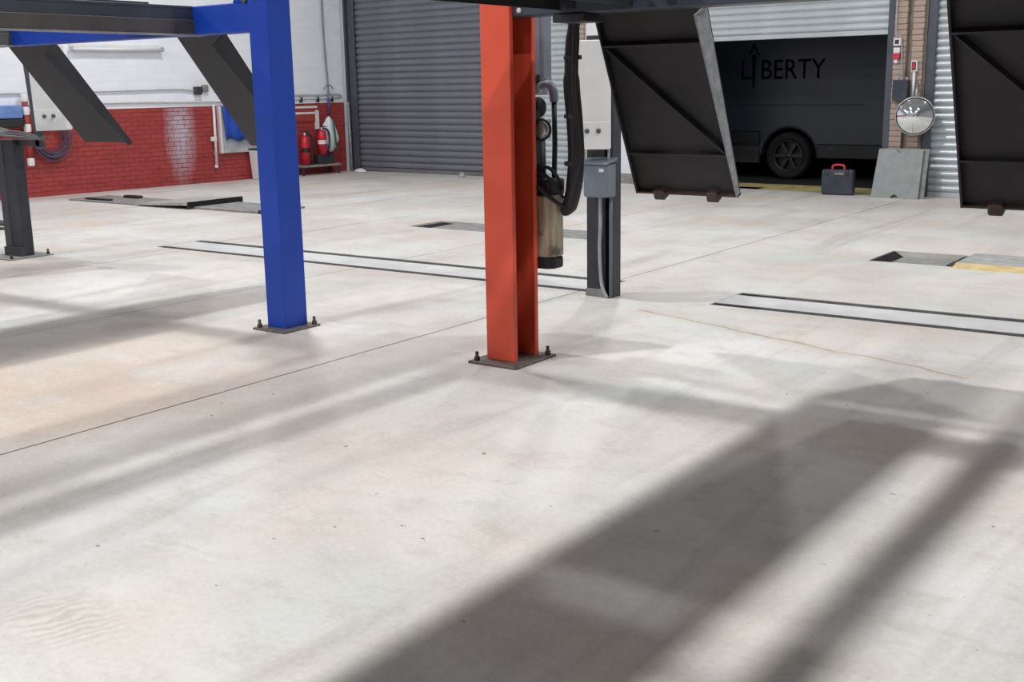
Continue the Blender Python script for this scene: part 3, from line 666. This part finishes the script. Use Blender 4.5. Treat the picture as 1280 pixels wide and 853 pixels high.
t = thing('low_floor_lift', 'thin floor plate with yellow edge behind the left black post', 'floor lift', (-14.2, 7.7, 0))
mb = MB(); mb.box(-0.6, 0.9, 0.20, 0.42, 0, 0.03); mb.build('floor_plate', 'post_black', t, 0.003)
mb = MB(); mb.box(-0.6, 0.55, 0.17, 0.20, 0, 0.03); mb.build('yellow_edge', 'yellow', t, 0.003)
mb = MB(); mb.box(0.4, 1.13, -0.08, 0.0, 0, 0.028); mb.build('front_strip', 'post_black', t, 0.003)

# ================================================================ LEFT WALL ITEMS
def lw(s, off, z=0): 
    c, si = math.cos(LW_ROT), math.sin(LW_ROT)
    return (LW_LOC[0] + c*s + si*off, LW_LOC[1] + si*s - c*off, z)
def lthing(name, label, cat, s, off=0.0, z=0.0): return thing(name, label, cat, lw(s, off, z), LW_ROT)

t = lthing('wall_batten_light', 'unlit white strip light fitting high on the white wall', 'strip light', 1.6, 0.0, 2.26)
mb = MB(); mb.box(-0.78, 0.85, -0.07, 0.0, 0.0, 0.10); mb.build('body', 'white_plastic', t, 0.008)
mb = MB(); mb.tube([(-0.76, -0.10, 0.02), (0.83, -0.10, 0.02)], 0.022, 10); mb.build('tube', 'white_plastic', t)
for x in (-0.79, 0.83): mb = MB(); mb.box(x, x+0.03, -0.12, -0.06, -0.01, 0.06); mb.build('end_cap', 'pipe_grey', t, 0.003)

t = lthing('conduit_run', 'upper pale conduit along the white wall ending at a dark junction box', 'conduit', 0.0, 0.0, 1.6)
mb = MB(); mb.tube(smooth_path([(-1.5, -0.03, 0.0), (0.4, -0.03, 0.0), (1.4, -0.03, 0.01), (2.6, -0.03, 0.025), (2.85, -0.03, 0.015), (3.05, -0.03, -0.01)], 5), 0.012, 8); mb.build('pipe', 'pipe_grey', t)
mb = MB(); mb.box(3.03, 3.17, -0.09, 0, -0.07, 0.07); mb.build('junction_box', 'post_black', t, 0.02, 2)
mb = MB(); mb.box(3.20, 3.32, -0.06, 0, -0.02, 0.10); mb.build('small_box', 'plate_mid', t, 0.01)
t = lthing('conduit_run', 'lower white conduit just above the red dado', 'conduit', 0.0, 0.0, 1.40)
mb = MB(); mb.tube(smooth_path([(-0.10, -0.03, 0.03), (0.5, -0.03, 0.03), (2.0, -0.03, 0.03), (3.4, -0.03, 0.01), (5.0, -0.03, 0.02), (6.3, -0.03, 0.02)], 4), 0.018, 8); mb.build('pipe', 'pipe_white', t)
mb = MB(); mb.tube([(4.9, -0.03, 0.085), (6.3, -0.03, 0.085), (6.34, -0.03, 0.06), (6.34, -0.03, 0.02)], 0.014, 8); mb.build('pipe', 'pipe_grey', t)
for s_ in (5.35, 5.75, 6.1): mb = MB(); mb.box(s_-0.02, s_+0.02, -0.055, 0, -0.05, 0.045); mb.build('clip', 'post_black', t)

t = lthing('water_pipe', 'thin white vertical pipe with valve on the red brick wall', 'pipe', 3.37, 0.0, 0.30)
mb = MB(); mb.tube([(0.02, -0.06, 1.07), (0.0, -0.06, 0.0)], 0.024, 8); mb.build('pipe', 'pipe_white', t)
mb = MB(); mb.box(-0.08, 0.03, -0.09, -0.03, 0.42, 0.50); mb.build('valve', 'pipe_white', t, 0.01)
mb = MB(); mb.lathe([(0.03, 0), (0.034, 0.03), (0.03, 0.06)], 10, Matrix.Translation((0, -0.05, 0.18))); mb.build('collar', 'alu', t)
mb = MB(); mb.lathe([(0, -0.05), (0.032, -0.05), (0.032, 0.0), (0, 0.0)], 10, Matrix.Translation((0, -0.05, 0.0))); mb.build('end_cap', 'pipe_white', t)

t = lthing('wall_cabinet', 'grey wall board with a thin white edge behind the blue cloth', 'cabinet', 3.9, 0.0, 0.50)
mb = MB(); mb.box(-0.38, 0.55, -0.07, 0.0, 0.0, 0.82); mb.build('board', 'cabinet_grey', t, 0.006)
mb = MB(); mb.box(-0.42, -0.38, -0.09, 0.0, 0.0, 0.82); mb.build('edge_strip', 'pipe_white', t, 0.004)
# blue cloth hung on the board
mb = MB(); n = 9
rows = []
for j in range(6):
    z = 1.33 - 0.60*j/5
    rows.append([(3.52 + 0.06*j/5 + (0.62-0.06*j/5)*i/n, -0.12 - 0.02*math.sin(i*1.7+j*0.5) - 0.01*j/5, z + 0.03*math.sin(i*1.1)*(j/5)) for i in range(n+1)])
vv = [[mb.bm.verts.new(p) for p in r] for r in rows]
for j in range(5):
    for i in range(n):
        f = mb.bm.faces.new((vv[j][i], vv[j][i+1], vv[j+1][i+1], vv[j+1][i])); f.smooth = True
o = mb.build('hanging_cloth', 'blue_cloth'); o.location = LW_LOC; o.rotation_euler = (0, 0, LW_ROT)
sm = o.modifiers.new('thick', 'SOLIDIFY'); sm.thickness = 0.02
tag(o, 'blue cloth hanging over the grey wall board', 'cloth')

t = lthing('waste_bin', 'slim white bin on the floor left of the blue column', 'bin', 4.22, 0.22, 0)
mb = MB(); mb.hexa([(-0.13, -0.13, 0), (0.13, -0.13, 0), (0.13, 0.13, 0), (-0.13, 0.13, 0), (-0.16, -0.16, 0.53), (0.16, -0.16, 0.53), (0.16, 0.16, 0.53), (-0.16, 0.16, 0.53)]); mb.build('body', 'white_plastic', t, 0.02, 2)
mb = MB(); mb.box(-0.165, 0.165, -0.165, 0.165, 0.53, 0.56); mb.build('lid', 'post_black', t, 0.01)

t = lthing('cable_coil', 'coil of mauve cable hung low on the red brick wall', 'cable coil', 0.36, 0.0, 0.90)
for k in range(9):
    r = 0.19 + 0.016*k; c0 = random.uniform(-.02, .02)
    mb = MB(); mb.tube([(c0 + r*math.cos(a)*1.0, -0.05 - 0.03*(k % 3) - 0.02*math.sin(a*2+k), r*math.sin(a)*1.08 + random.uniform(-.004, .004)) for a in [2*PI*i/26 for i in range(27)]], 0.010, 6, False); mb.build('loop', 'cable_purple', t)
mb = MB(); mb.tube([(0, 0.0, 0.22), (0, -0.14, 0.22), (0, -0.15, 0.26)], 0.012, 6); mb.build('hook', 'post_black', t)

t = lthing('wall_rack', 'pale blue and black storage tray on the wall behind the left black post', 'tray', -0.75, 0.0, 1.10)
mb = MB(); mb.box(-0.8, 0.63, -0.18, 0, 0.13, 0.33); mb.build('tub', 'blue_bin', t, 0.02, 2)
mb = MB(); mb.box(-0.8, 0.63, -0.20, 0, 0.0, 0.12); mb.build('black_base', 'rubber', t, 0.01)
t = lthing('drain_pipe', 'white and red flaking vertical pipe behind the left black post', 'pipe', -0.04, 0.0, 0.50)
mb = MB(); mb.tube([(0.0, -0.11, 1.05), (0.0, -0.11, 0.0)], 0.045, 10); mb.build('pipe', 'red_brick', t)
for z in (0.0, 0.52, 0.78, 0.98): mb = MB(); mb.lathe([(0.05, 0), (0.056, 0.02), (0.056, 0.10), (0.05, 0.12)], 12, Matrix.Translation((0, -0.11, z))); mb.build('collar', 'white_plastic', t)

# fire point in the corner
t = lthing('extinguisher_stand', 'low dark metal tray holding fire extinguishers by the corner', 'stand', 5.5, 0.16, 0)
mb = MB(); mb.box(-0.42, 0.50, -0.17, 0.14, 0.15, 0.19); mb.build('tray', 'plate_mid', t, 0.005)
for x in (-0.40, 0.46):
    for y in (-0.15, 0.11): mb = MB(); mb.box(x-0.015, x+0.015, y-0.015, y+0.015, 0, 0.15); mb.build('leg', 'post_black', t)
mb = MB(); mb.box(0.02, 0.40, -0.10, 0.05, 0.19, 0.37); mb.build('step', 'post_black', t, 0.006)
t = lthing('sign_frame', 'faded red and white sign frame above the extinguishers', 'sign', 5.42, 0.0, 1.0)
mb = MB(); mb.box(-0.28, 0.28, -0.03, 0, 0.0, 0.27); mb.build('board', 'red_brick', t)
for a in ((-0.30, 0.30, 0.13, 0.17), (-0.30, 0.30, 0.24, 0.28), (-0.32, -0.27, -0.25, 0.28), (0.25, 0.33, -0.16, 0.20)): mb = MB(); mb.box(a[0], a[1], -0.045, -0.0, a[2], a[3]); mb.build('frame_bar', 'pipe_white', t, 0.004)
def extinguisher(s, off, z, label, bodymat_lower=True, h=0.52, r=0.085, dark=False):
    t = lthing('fire_extinguisher', label, 'fire extinguisher', s, off, z)
    mb = MB(); mb.lathe([(0, 0), (r, 0.0), (r, h*0.78), (r*0.75, h*0.92), (r*0.32, h), (0, h)], 20); b = mb.build('cylinder', 'ext_red', t)
    mb = MB(); mb.lathe([(r*1.012, h*0.42), (r*1.012, h*0.58)], 20); mb.build('label_band', 'rubber' if dark else 'white_plastic', b)
    mb = MB(); mb.lathe([(0.03, h), (0.03, h+0.05), (0, h+0.05)], 10); mb.build('valve', 'alu', t)
    mb = MB(); mb.box(-0.015, 0.10, -0.02, 0.02, h+0.05, h+0.07); mb.build('lever', 'post_black', t, 0.004)
    mb = MB(); mb.tube(smooth_path([(0.02, -0.02, h+0.03), (r+0.04, -0.04, h-0.03), (r+0.05, -0.05, h*0.5), (r+0.02, -0.05, h*0.15)], 5), 0.018, 8); mb.build('hose', 'rubber', t)
    mb = MB(); mb.lathe([(0.018, 0), (0.032, -0.13), (0.0, -0.13)], 10, Matrix.Translation((r+0.02, -0.05, h*0.17))); mb.build('horn', 'rubber', t)
    return t
extinguisher(5.28, 0.17, 0.195+0.0, 'red fire extinguisher with black band nearest the blue column', dark=True, h=0.55)
extinguisher(5.66, 0.21, 0.375, 'red fire extinguisher with white band beside the white plastic bag', h=0.46)
# white bag on the hose
t = lthing('plastic_bag', 'crumpled white plastic bag hanging by the fire extinguishers', 'bag', 5.92, 0.12, 0.40)
bm = bmesh.new(); bmesh.ops.create_icosphere(bm, subdivisions=4, radius=1.0)
for v in bm.verts:
    z = v.co.z; zz = (z+1)/2
    wd = 0.20*(1.0-0.55*max(0, zz-0.45)/0.55) * (0.9 if zz < 0.3 else 1.0)
    k = 1 + 0.13*math.sin(7*math.atan2(v.co.y, v.co.x)+z*3) + 0.06*math.sin(13*v.co.x+9*z)
    v.co = Vector((v.co.x*wd*k, v.co.y*0.085*k, 0.68*zz))
for f in bm.faces: f.smooth = True
mb = MB(); mb.bm.free(); mb.bm = bm; mb.build('bag', 'bag', t)
mb = MB(); mb.tube(smooth_path([(0.03, -0.09, 0.62), (0.04, -0.11, 0.40), (0.06, -0.115, 0.15), (0.10, -0.10, 0.02)], 5), 0.016, 6); mb.build('drawstring', 'green_trim', t)
t = lthing('air_hose', 'thin grey blue air hose dropping down the white wall to the bag', 'hose', 5.94, 0.06, 1.0)
mb = MB(); mb.tube(smooth_path([(-0.02, -0.02, 4.0), (-0.02, -0.02, 2.6), (-0.01, -0.02, 1.5), (0.03, -0.02, 0.75), (0.03, -0.02, 0.40)], 5), 0.016, 8); mb.build('hose', 'hose_grey', t)
mb = MB(); mb.tube([(0.03, -0.02, 0.42), (0.03, -0.03, 0.10)], 0.022, 8); mb.build('hose_end', 'hose_blue', t)
mb = MB(); mb.tube([(0.03 + 0.11*math.cos(a), -0.04, 0.58+0.08*math.sin(a)) for a in [PI*i/12 for i in range(13)]], 0.012, 6); mb.build('hose_loop', 'hose_grey', t)

t = thing('corner_pole', 'thin pale pole standing against the dark shutter guide', 'pole', (-16.0, 16.80, 0))
mb = MB(); mb.tube([(0.04, 0, 0.0), (0.0, 0.02, 1.34)], 0.026, 8); mb.build('pole', 'flange_lit_grey', t)
t = thing('floor_scraps', 'crumpled white paper scrap on the floor at the shutter corner', 'scrap', (-15.5, 16.55, 0))
mb = MB(); bmesh.ops.create_icosphere(mb.bm, subdivisions=2, radius=0.10)
for v in mb.bm.verts: v.co = Vector((v.co.x*1.6*random.uniform(.7, 1.2), v.co.y*0.8, max(0, v.co.z*0.45*random.uniform(.6, 1.2)+0.03)))
mb.build('paper', 'white_plastic', t)
t = thing('floor_scraps', 'small grey scrap on the floor before the dark shutter', 'scrap', (-12.85, 16.35, 0))
mb = MB(); bmesh.ops.create_icosphere(mb.bm, subdivisions=2, radius=0.06)
for v in mb.bm.verts: v.co = Vector((v.co.x*1.2*random.uniform(.7, 1.2), v.co.y*0.8, max(0, v.co.z*0.9*random.uniform(.6, 1.3)+0.04)))
mb.build('paper', 'plate_grey', t)

# ================================================================ BACK WALL ITEMS
def bw(s, off, z=0):
    c, si = math.cos(BW_ROT), math.sin(BW_ROT)
    return (BW_LOC[0] + c*s + si*off, BW_LOC[1] + si*s - c*off, z)
def bthing(name, label, cat, s, off=0.0, z=0.0, rz=0.0): return thing(name, label, cat, bw(s, off, z), BW_ROT + rz)

t = bthing('convex_mirror', 'round convex mirror on the double brick pier', 'mirror', 5.20, 0.20, 1.105, 0.28)
R90 = Matrix.Rotation(PI/2, 4, 'X')
prof = [(0.245*i/10, 0.075*math.cos(0.5*PI*i/10*0.98)) for i in range(11)][::-1]
mb = MB(); mb.lathe([(0.245, -0.01)] + prof[:-1] + [(0, 0.075)], 40, R90); mb.build('mirror_dome', 'mirror', t)
mb = MB(); mb.lathe([(0.243, -0.02), (0.257, -0.02), (0.262, -0.005), (0.257, 0.012), (0.245, 0.010)], 40, R90); mb.build('rim', 'alu', t)
mb = MB(); mb.lathe([(0, -0.03), (0.244, -0.022)], 40, R90); mb.build('back_plate', 'post_black', t)
mb = MB(); mb.tube([(0, 0.02, 0.24), (0, 0.15, 0.45)], 0.016, 8); mb.build('support_rod', 'alu', t)

t = bthing('isolator_switch', 'small white isolator box with red toggle above the round mirror', 'switch', 5.115, 0.052, 1.69)
mb = MB(); mb.box(-0.04, 0.04, -0.06, 0.0, 0, 0.15); mb.build('box', 'white_plastic', t, 0.006)
mb = MB(); mb.box(-0.018, 0.018, -0.075, -0.06, 0.035, 0.115); mb.build('toggle', 'red_plastic', t, 0.004)
mb = MB(); mb.box(-0.028, 0.028, -0.064, -0.06, 0.02, 0.13); mb.build('recess', 'post_black', t)
mb = MB(); mb.tube([(0.0, -0.03, 0.0), (0.0, -0.03, -0.34)], 0.020, 8); mb.build('conduit', 'white_plastic', t)
t = bthing('door_control', 'white door control box with dark window on the pier', 'switch', 4.865, 0.052, 2.04)
mb = MB(); mb.box(-0.05, 0.05, -0.06, 0.0, 0, 0.10); mb.build('box', 'white_plastic', t, 0.006)
mb = MB(); mb.box(-0.028, 0.028, -0.068, -0.06, 0.022, 0.078); mb.build('window', 'post_black', t, 0.003)
mb = MB(); mb.tube(smooth_path([(-0.035, -0.03, 1.4), (-0.035, -0.03, 0.5), (-0.02, -0.04, 0.16), (0.05, -0.04, 0.10), (0.07, -0.03, -0.2), (0.09, -0.03, -0.415)], 5), 0.009, 6); mb.build('cable', 'pipe_grey', t)
t = bthing('call_point', 'red and white call point below the white control box', 'call point', 4.86, 0.052, 1.86)
mb = MB(); mb.box(-0.045, 0.045, -0.05, 0.0, 0.08, 0.155); mb.build('white_top', 'console', t, 0.008)
mb = MB(); mb.box(-0.05, 0.045, -0.055, 0.0, 0.0, 0.08); mb.build('red_body', 'red_plastic', t, 0.012, 2)
mb = MB(); mb.box(-0.03, 0.015, -0.04, 0.0, -0.055, 0.0); mb.build('lower_tab', 'pipe_white', t, 0.006)
t = bthing('dark_control_box', 'dark slate box on the pier half hidden by the round mirror', 'control box', 4.955, 0.052, 1.30)
mb = MB(); mb.box(-0.105, 0.105, -0.10, 0.0, 0, 0.285); mb.build('case', 'case', t, 0.008)
for x in (-0.06, 0.0, 0.07): mb = MB(); mb.lathe([(0.016, 0), (0.018, 0.02), (0.012, 0.035), (0, 0.035)], 8, Matrix.Translation((x, -0.05, 0.285))); mb.build('cable_gland', 'pipe_grey', t)

# leaning plates
def lean(name, label, s0, s1, foot, top, h, mat, notch):
    t = bthing(name, label, 'steel plate', (s0+s1)/2, foot, 0)
    wd = (s1-s0)/2; ang = math.atan2(foot-top, h)
    n = 8; pts = [(-wd, 0)]
    if notch: pts += [(-0.05, 0)] + [(-0.05*math.cos(PI*i/n), 0.05*math.sin(PI*i/n)) for i in range(1, n)] + [(0.05, 0)]
    pts += [(wd, 0), (wd-0.012, h/math.cos(ang))]
    if notch: pts += [(0.05, h/math.cos(ang))] + [(0.05*math.cos(PI*i/n), h/math.cos(ang)-0.05*math.sin(PI*i/n)) for i in range(1, n)] + [(-0.05, h/math.cos(ang))]
    pts += [(-wd+0.03, h/math.cos(ang))]
    mb = MB(); mb.prism(pts, 'y', 0.0, 0.022); mb.build('plate', mat, t, 0.003, rot=(-ang, 0, 0))
    return t
lean('floor_cover_plate', 'front grey steel cover plate leaning on the double brick pier', 4.70, 5.36, 0.36, 0.20, 0.66, 'cover_plate', True)
lean('floor_cover_plate', 'rear grey steel cover plate showing its edge behind the front one', 4.76, 5.42, 0.31, 0.15, 0.665, 'plate_mid', False)

# tool case
t = bthing('tool_case', 'dark slate tool case with red handle under the half raised shutter', 'tool case', 4.17, 0.24, 0, 0.12)
mb = MB(); mb.box(-0.225, 0.235, -0.07, 0.07, 0.0, 0.36); mb.build('front_shell', 'case', t, 0.035, 3)
mb = MB(); mb.box(-0.235, 0.225, 0.02, 0.095, 0.003, 0.357); mb.build('red_rim', 'red_plastic', t, 0.03, 3)
mb = MB(); mb.tube(smooth_path([(-0.085, 0.0, 0.35), (-0.08, 0.0, 0.405), (-0.04, 0.0, 0.42), (0.04, 0.0, 0.42), (0.08, 0.0, 0.405), (0.085, 0.0, 0.35)], 4), 0.016, 8); mb.build('handle', 'red_plastic', t)
for x in (-0.14, 0.14): mb = MB(); mb.box(x-0.025, x+0.025, -0.083, -0.066, 0.28, 0.35); mb.build('latch', 'post_black', t, 0.005)
mb = MB(); mb.box(-0.035, 0.10, -0.076, -0.07, 0.29, 0.315); mb.build('name_plate', 'plate_mid', t, 0.002)

# ================================================================ VAN
VX0, VX1 = -12.4, -5.85           # nose, tail
VY = 18.62
t = thing('panel_van', 'dark panel van with black lettering seen through the half raised shutter', 'van', (-9.35, VY+1.0, -0.03))
VO = Vector((-9.35, VY+1.0, -0.03))
def arch(cx, r): return [(cx + r*math.cos(a), 0.38 + r*math.sin(a)) for a in [PI - PI*i/14 for i in range(15)]]
WX = (-11.35, -7.66)
prof = [(VX0+0.05, 0.30)] + arch(WX[0], 0.47) + arch(WX[1], 0.47) + [(VX1, 0.34), (VX1+0.02, 1.2), (VX1-0.06, 2.50), (VX1-0.25, 2.62), (-10.5, 2.64), (-10.9, 2.52), (-11.75, 1.55), (-12.25, 1.22), (-12.4, 0.95)]
mb = MB(); mb.prism([(x-VO.x, z) for x, z in prof], 'y', -1.0, 1.0); body = mb.build('body', 'van', t, 0.05, 3)
mb = MB(); mb.box(WX[0]+0.5-VO.x, WX[1]-0.5-VO.x, -1.02, -0.98, 0.26, 0.56); mb.build('sill_panel', 'van_sill', body, 0.015)
mb = MB(); mb.box(WX[1]+0.5-VO.x, VX1+0.02-VO.x, -1.02, -0.96, 0.36, 0.60); mb.build('sill_panel', 'van_trim', body, 0.015)
mb = MB(); mb.box(WX[0]+0.5-VO.x, WX[1]-0.5-VO.x, -1.03, -0.98, 0.58, 0.80); mb.build('rubbing_strip', 'van_trim', body, 0.012)
mb = MB(); mb.box(-11.0-VO.x, -6.4-VO.x, -1.012, -0.99, 1.22, 1.25); mb.build('slide_rail', 'van_trim', body)
for x in (-10.95, -9.75): mb = MB(); mb.box(x-0.006-VO.x, x+0.006-VO.x, -1.004, -0.99, 0.6, 2.4); mb.build('door_seam', 'van_trim', body)
mb = MB(); mb.prism([(-11.55-VO.x, 1.62), (-10.98-VO.x, 1.62), (-10.98-VO.x, 2.32), (-11.05-VO.x, 2.32)], 'y', -1.006, -0.99); mb.build('cab_window', 'glass', body)
mb = MB(); mb.hexa([(-11.82-VO.x, -0.85, 1.56), (-11.80-VO.x, -0.85, 1.54), (-11.80-VO.x, 0.85, 1.54), (-11.82-VO.x, 0.85, 1.56), (-10.98-VO.x, -0.85, 2.50), (-10.95-VO.x, -0.85, 2.48), (-10.95-VO.x, 0.85, 2.48), (-10.98-VO.x, 0.85, 2.50)]); mb.build('windscreen', 'glass', body)
mb = MB(); mb.box(VX1-0.06-VO.x, VX1+0.08-VO.x, -0.98, 0.98, 0.36, 0.58); mb.build('rear_bumper', 'van_trim', body, 0.03, 2)
mb = MB(); mb.box(VX0-0.03-VO.x, VX0+0.25-VO.x, -0.96, 0.96, 0.32, 0.62); mb.build('front_bumper', 'van_trim', body, 0.03, 2)
mb = MB(); mb.box(VX1-0.02-VO.x, VX1+0.03-VO.x, -1.0, -0.86, 0.9, 1.5); mb.build('tail_lamp', 'van_trim', body, 0.01)
mb = MB(); mb.box(-6.95-VO.x, -6.85-VO.x, -1.025, -0.99, 0.50, 0.56); mb.build('side_marker', 'alloy', body, 0.01)
first_w = {}
for x in WX:
    for yy, sgn in ((-0.90, -1), (0.90, 1)):
        if sgn not in first_w:
            rot = Matrix.Rotation(PI/2*(-sgn), 4, 'X')
            mb = MB(); mb.lathe([(0.245, -0.10), (0.33, -0.12), (0.38, -0.10), (0.395, -0.05), (0.395, 0.05), (0.38, 0.10), (0.33, 0.12), (0.255, 0.10), (0.245, 0.06)], 32, rot); ty = mb.build('wheel', 'tyre', t)
            mb = MB(); mb.lathe([(0.262, 0.085), (0.262, 0.10), (0.245, 0.108), (0.232, 0.08), (0.225, 0.0)], 32, rot); a = mb.build('rim', 'alloy', ty)
            mb = MB(); mb.lathe([(0, 0.085), (0.045, 0.085), (0.06, 0.06), (0.06, 0.0), (0, 0.0)], 16, rot); b = mb.build('hub', 'alloy', ty)
            mb = MB()
            for k in range(6):
                rm = rot @ Matrix.Rotation(2*PI*k/6, 4, 'Z'); mb.box(0.04, 0.24, -0.028, 0.028, 0.03, 0.075, rm)
            c = mb.build('spokes', 'alloy', ty)
            mb = MB(); mb.lathe([(0, -0.02), (0.24, -0.02)], 24, rot); d = mb.build('brake_shield', 'van_trim', ty)
            first_w[sgn] = (ty, [a, b, c, d]); ty.location = (x-VO.x, yy, 0.395)
        else:
            ty = dup(first_w[sgn][0], t, (x-VO.x, yy, 0.395))
            for q in first_w[sgn][1]: dup(q, ty)
# lettering LIBERTY, the I drawn tall with a peaked mark above it
def text_mesh(body_txt, size, x, z, parent, sx=1.0):
    cu = bpy.data.curves.new('lettering', 'FONT'); cu.body = body_txt; cu.size = size; cu.extrude = 0.002
    tmp = bpy.data.objects.new('tmp', cu); COL.objects.link(tmp); bpy.context.view_layer.update()
    me = bpy.data.meshes.new_from_object(tmp.evaluated_get(bpy.context.evaluated_depsgraph_get()))
    bpy.data.objects.remove(tmp); me.materials.clear(); me.materials.append(MT['letter'])
    o = bpy.data.objects.new('lettering', me); COL.objects.link(o); o.parent = parent
    o.rotation_euler = (PI/2, 0, 0); o.location = (x-VO.x, -1.004, z); o.scale = (sx, 1, 1); o['label'] = 'lettering ' + body_txt
    return o
text_mesh('L', 0.46, -8.57, 1.66, body, 1.0)
text_mesh('BERTY', 0.46, -8.20, 1.66, body, 0.86)
mb = MB(); mb.prism([(-8.325-VO.x, 1.52), (-8.295-VO.x, 1.54), (-8.28-VO.x, 1.98), (-8.27-VO.x, 2.06), (-8.36-VO.x, 2.06), (-8.345-VO.x, 1.98)], 'y', -1.006, -1.0); o = mb.build('lettering', 'letter', body); o['label'] = 'tall letter I of the lettering'
for k in (-1, 1):
    mb = MB(); c = -8.315-VO.x; mb.prism([(c+k*0.10, 2.06), (c+k*0.07, 2.06), (c, 2.20), (c, 2.26)], 'y', -1.006, -1.0); o = mb.build('logo_peak', 'letter', body)
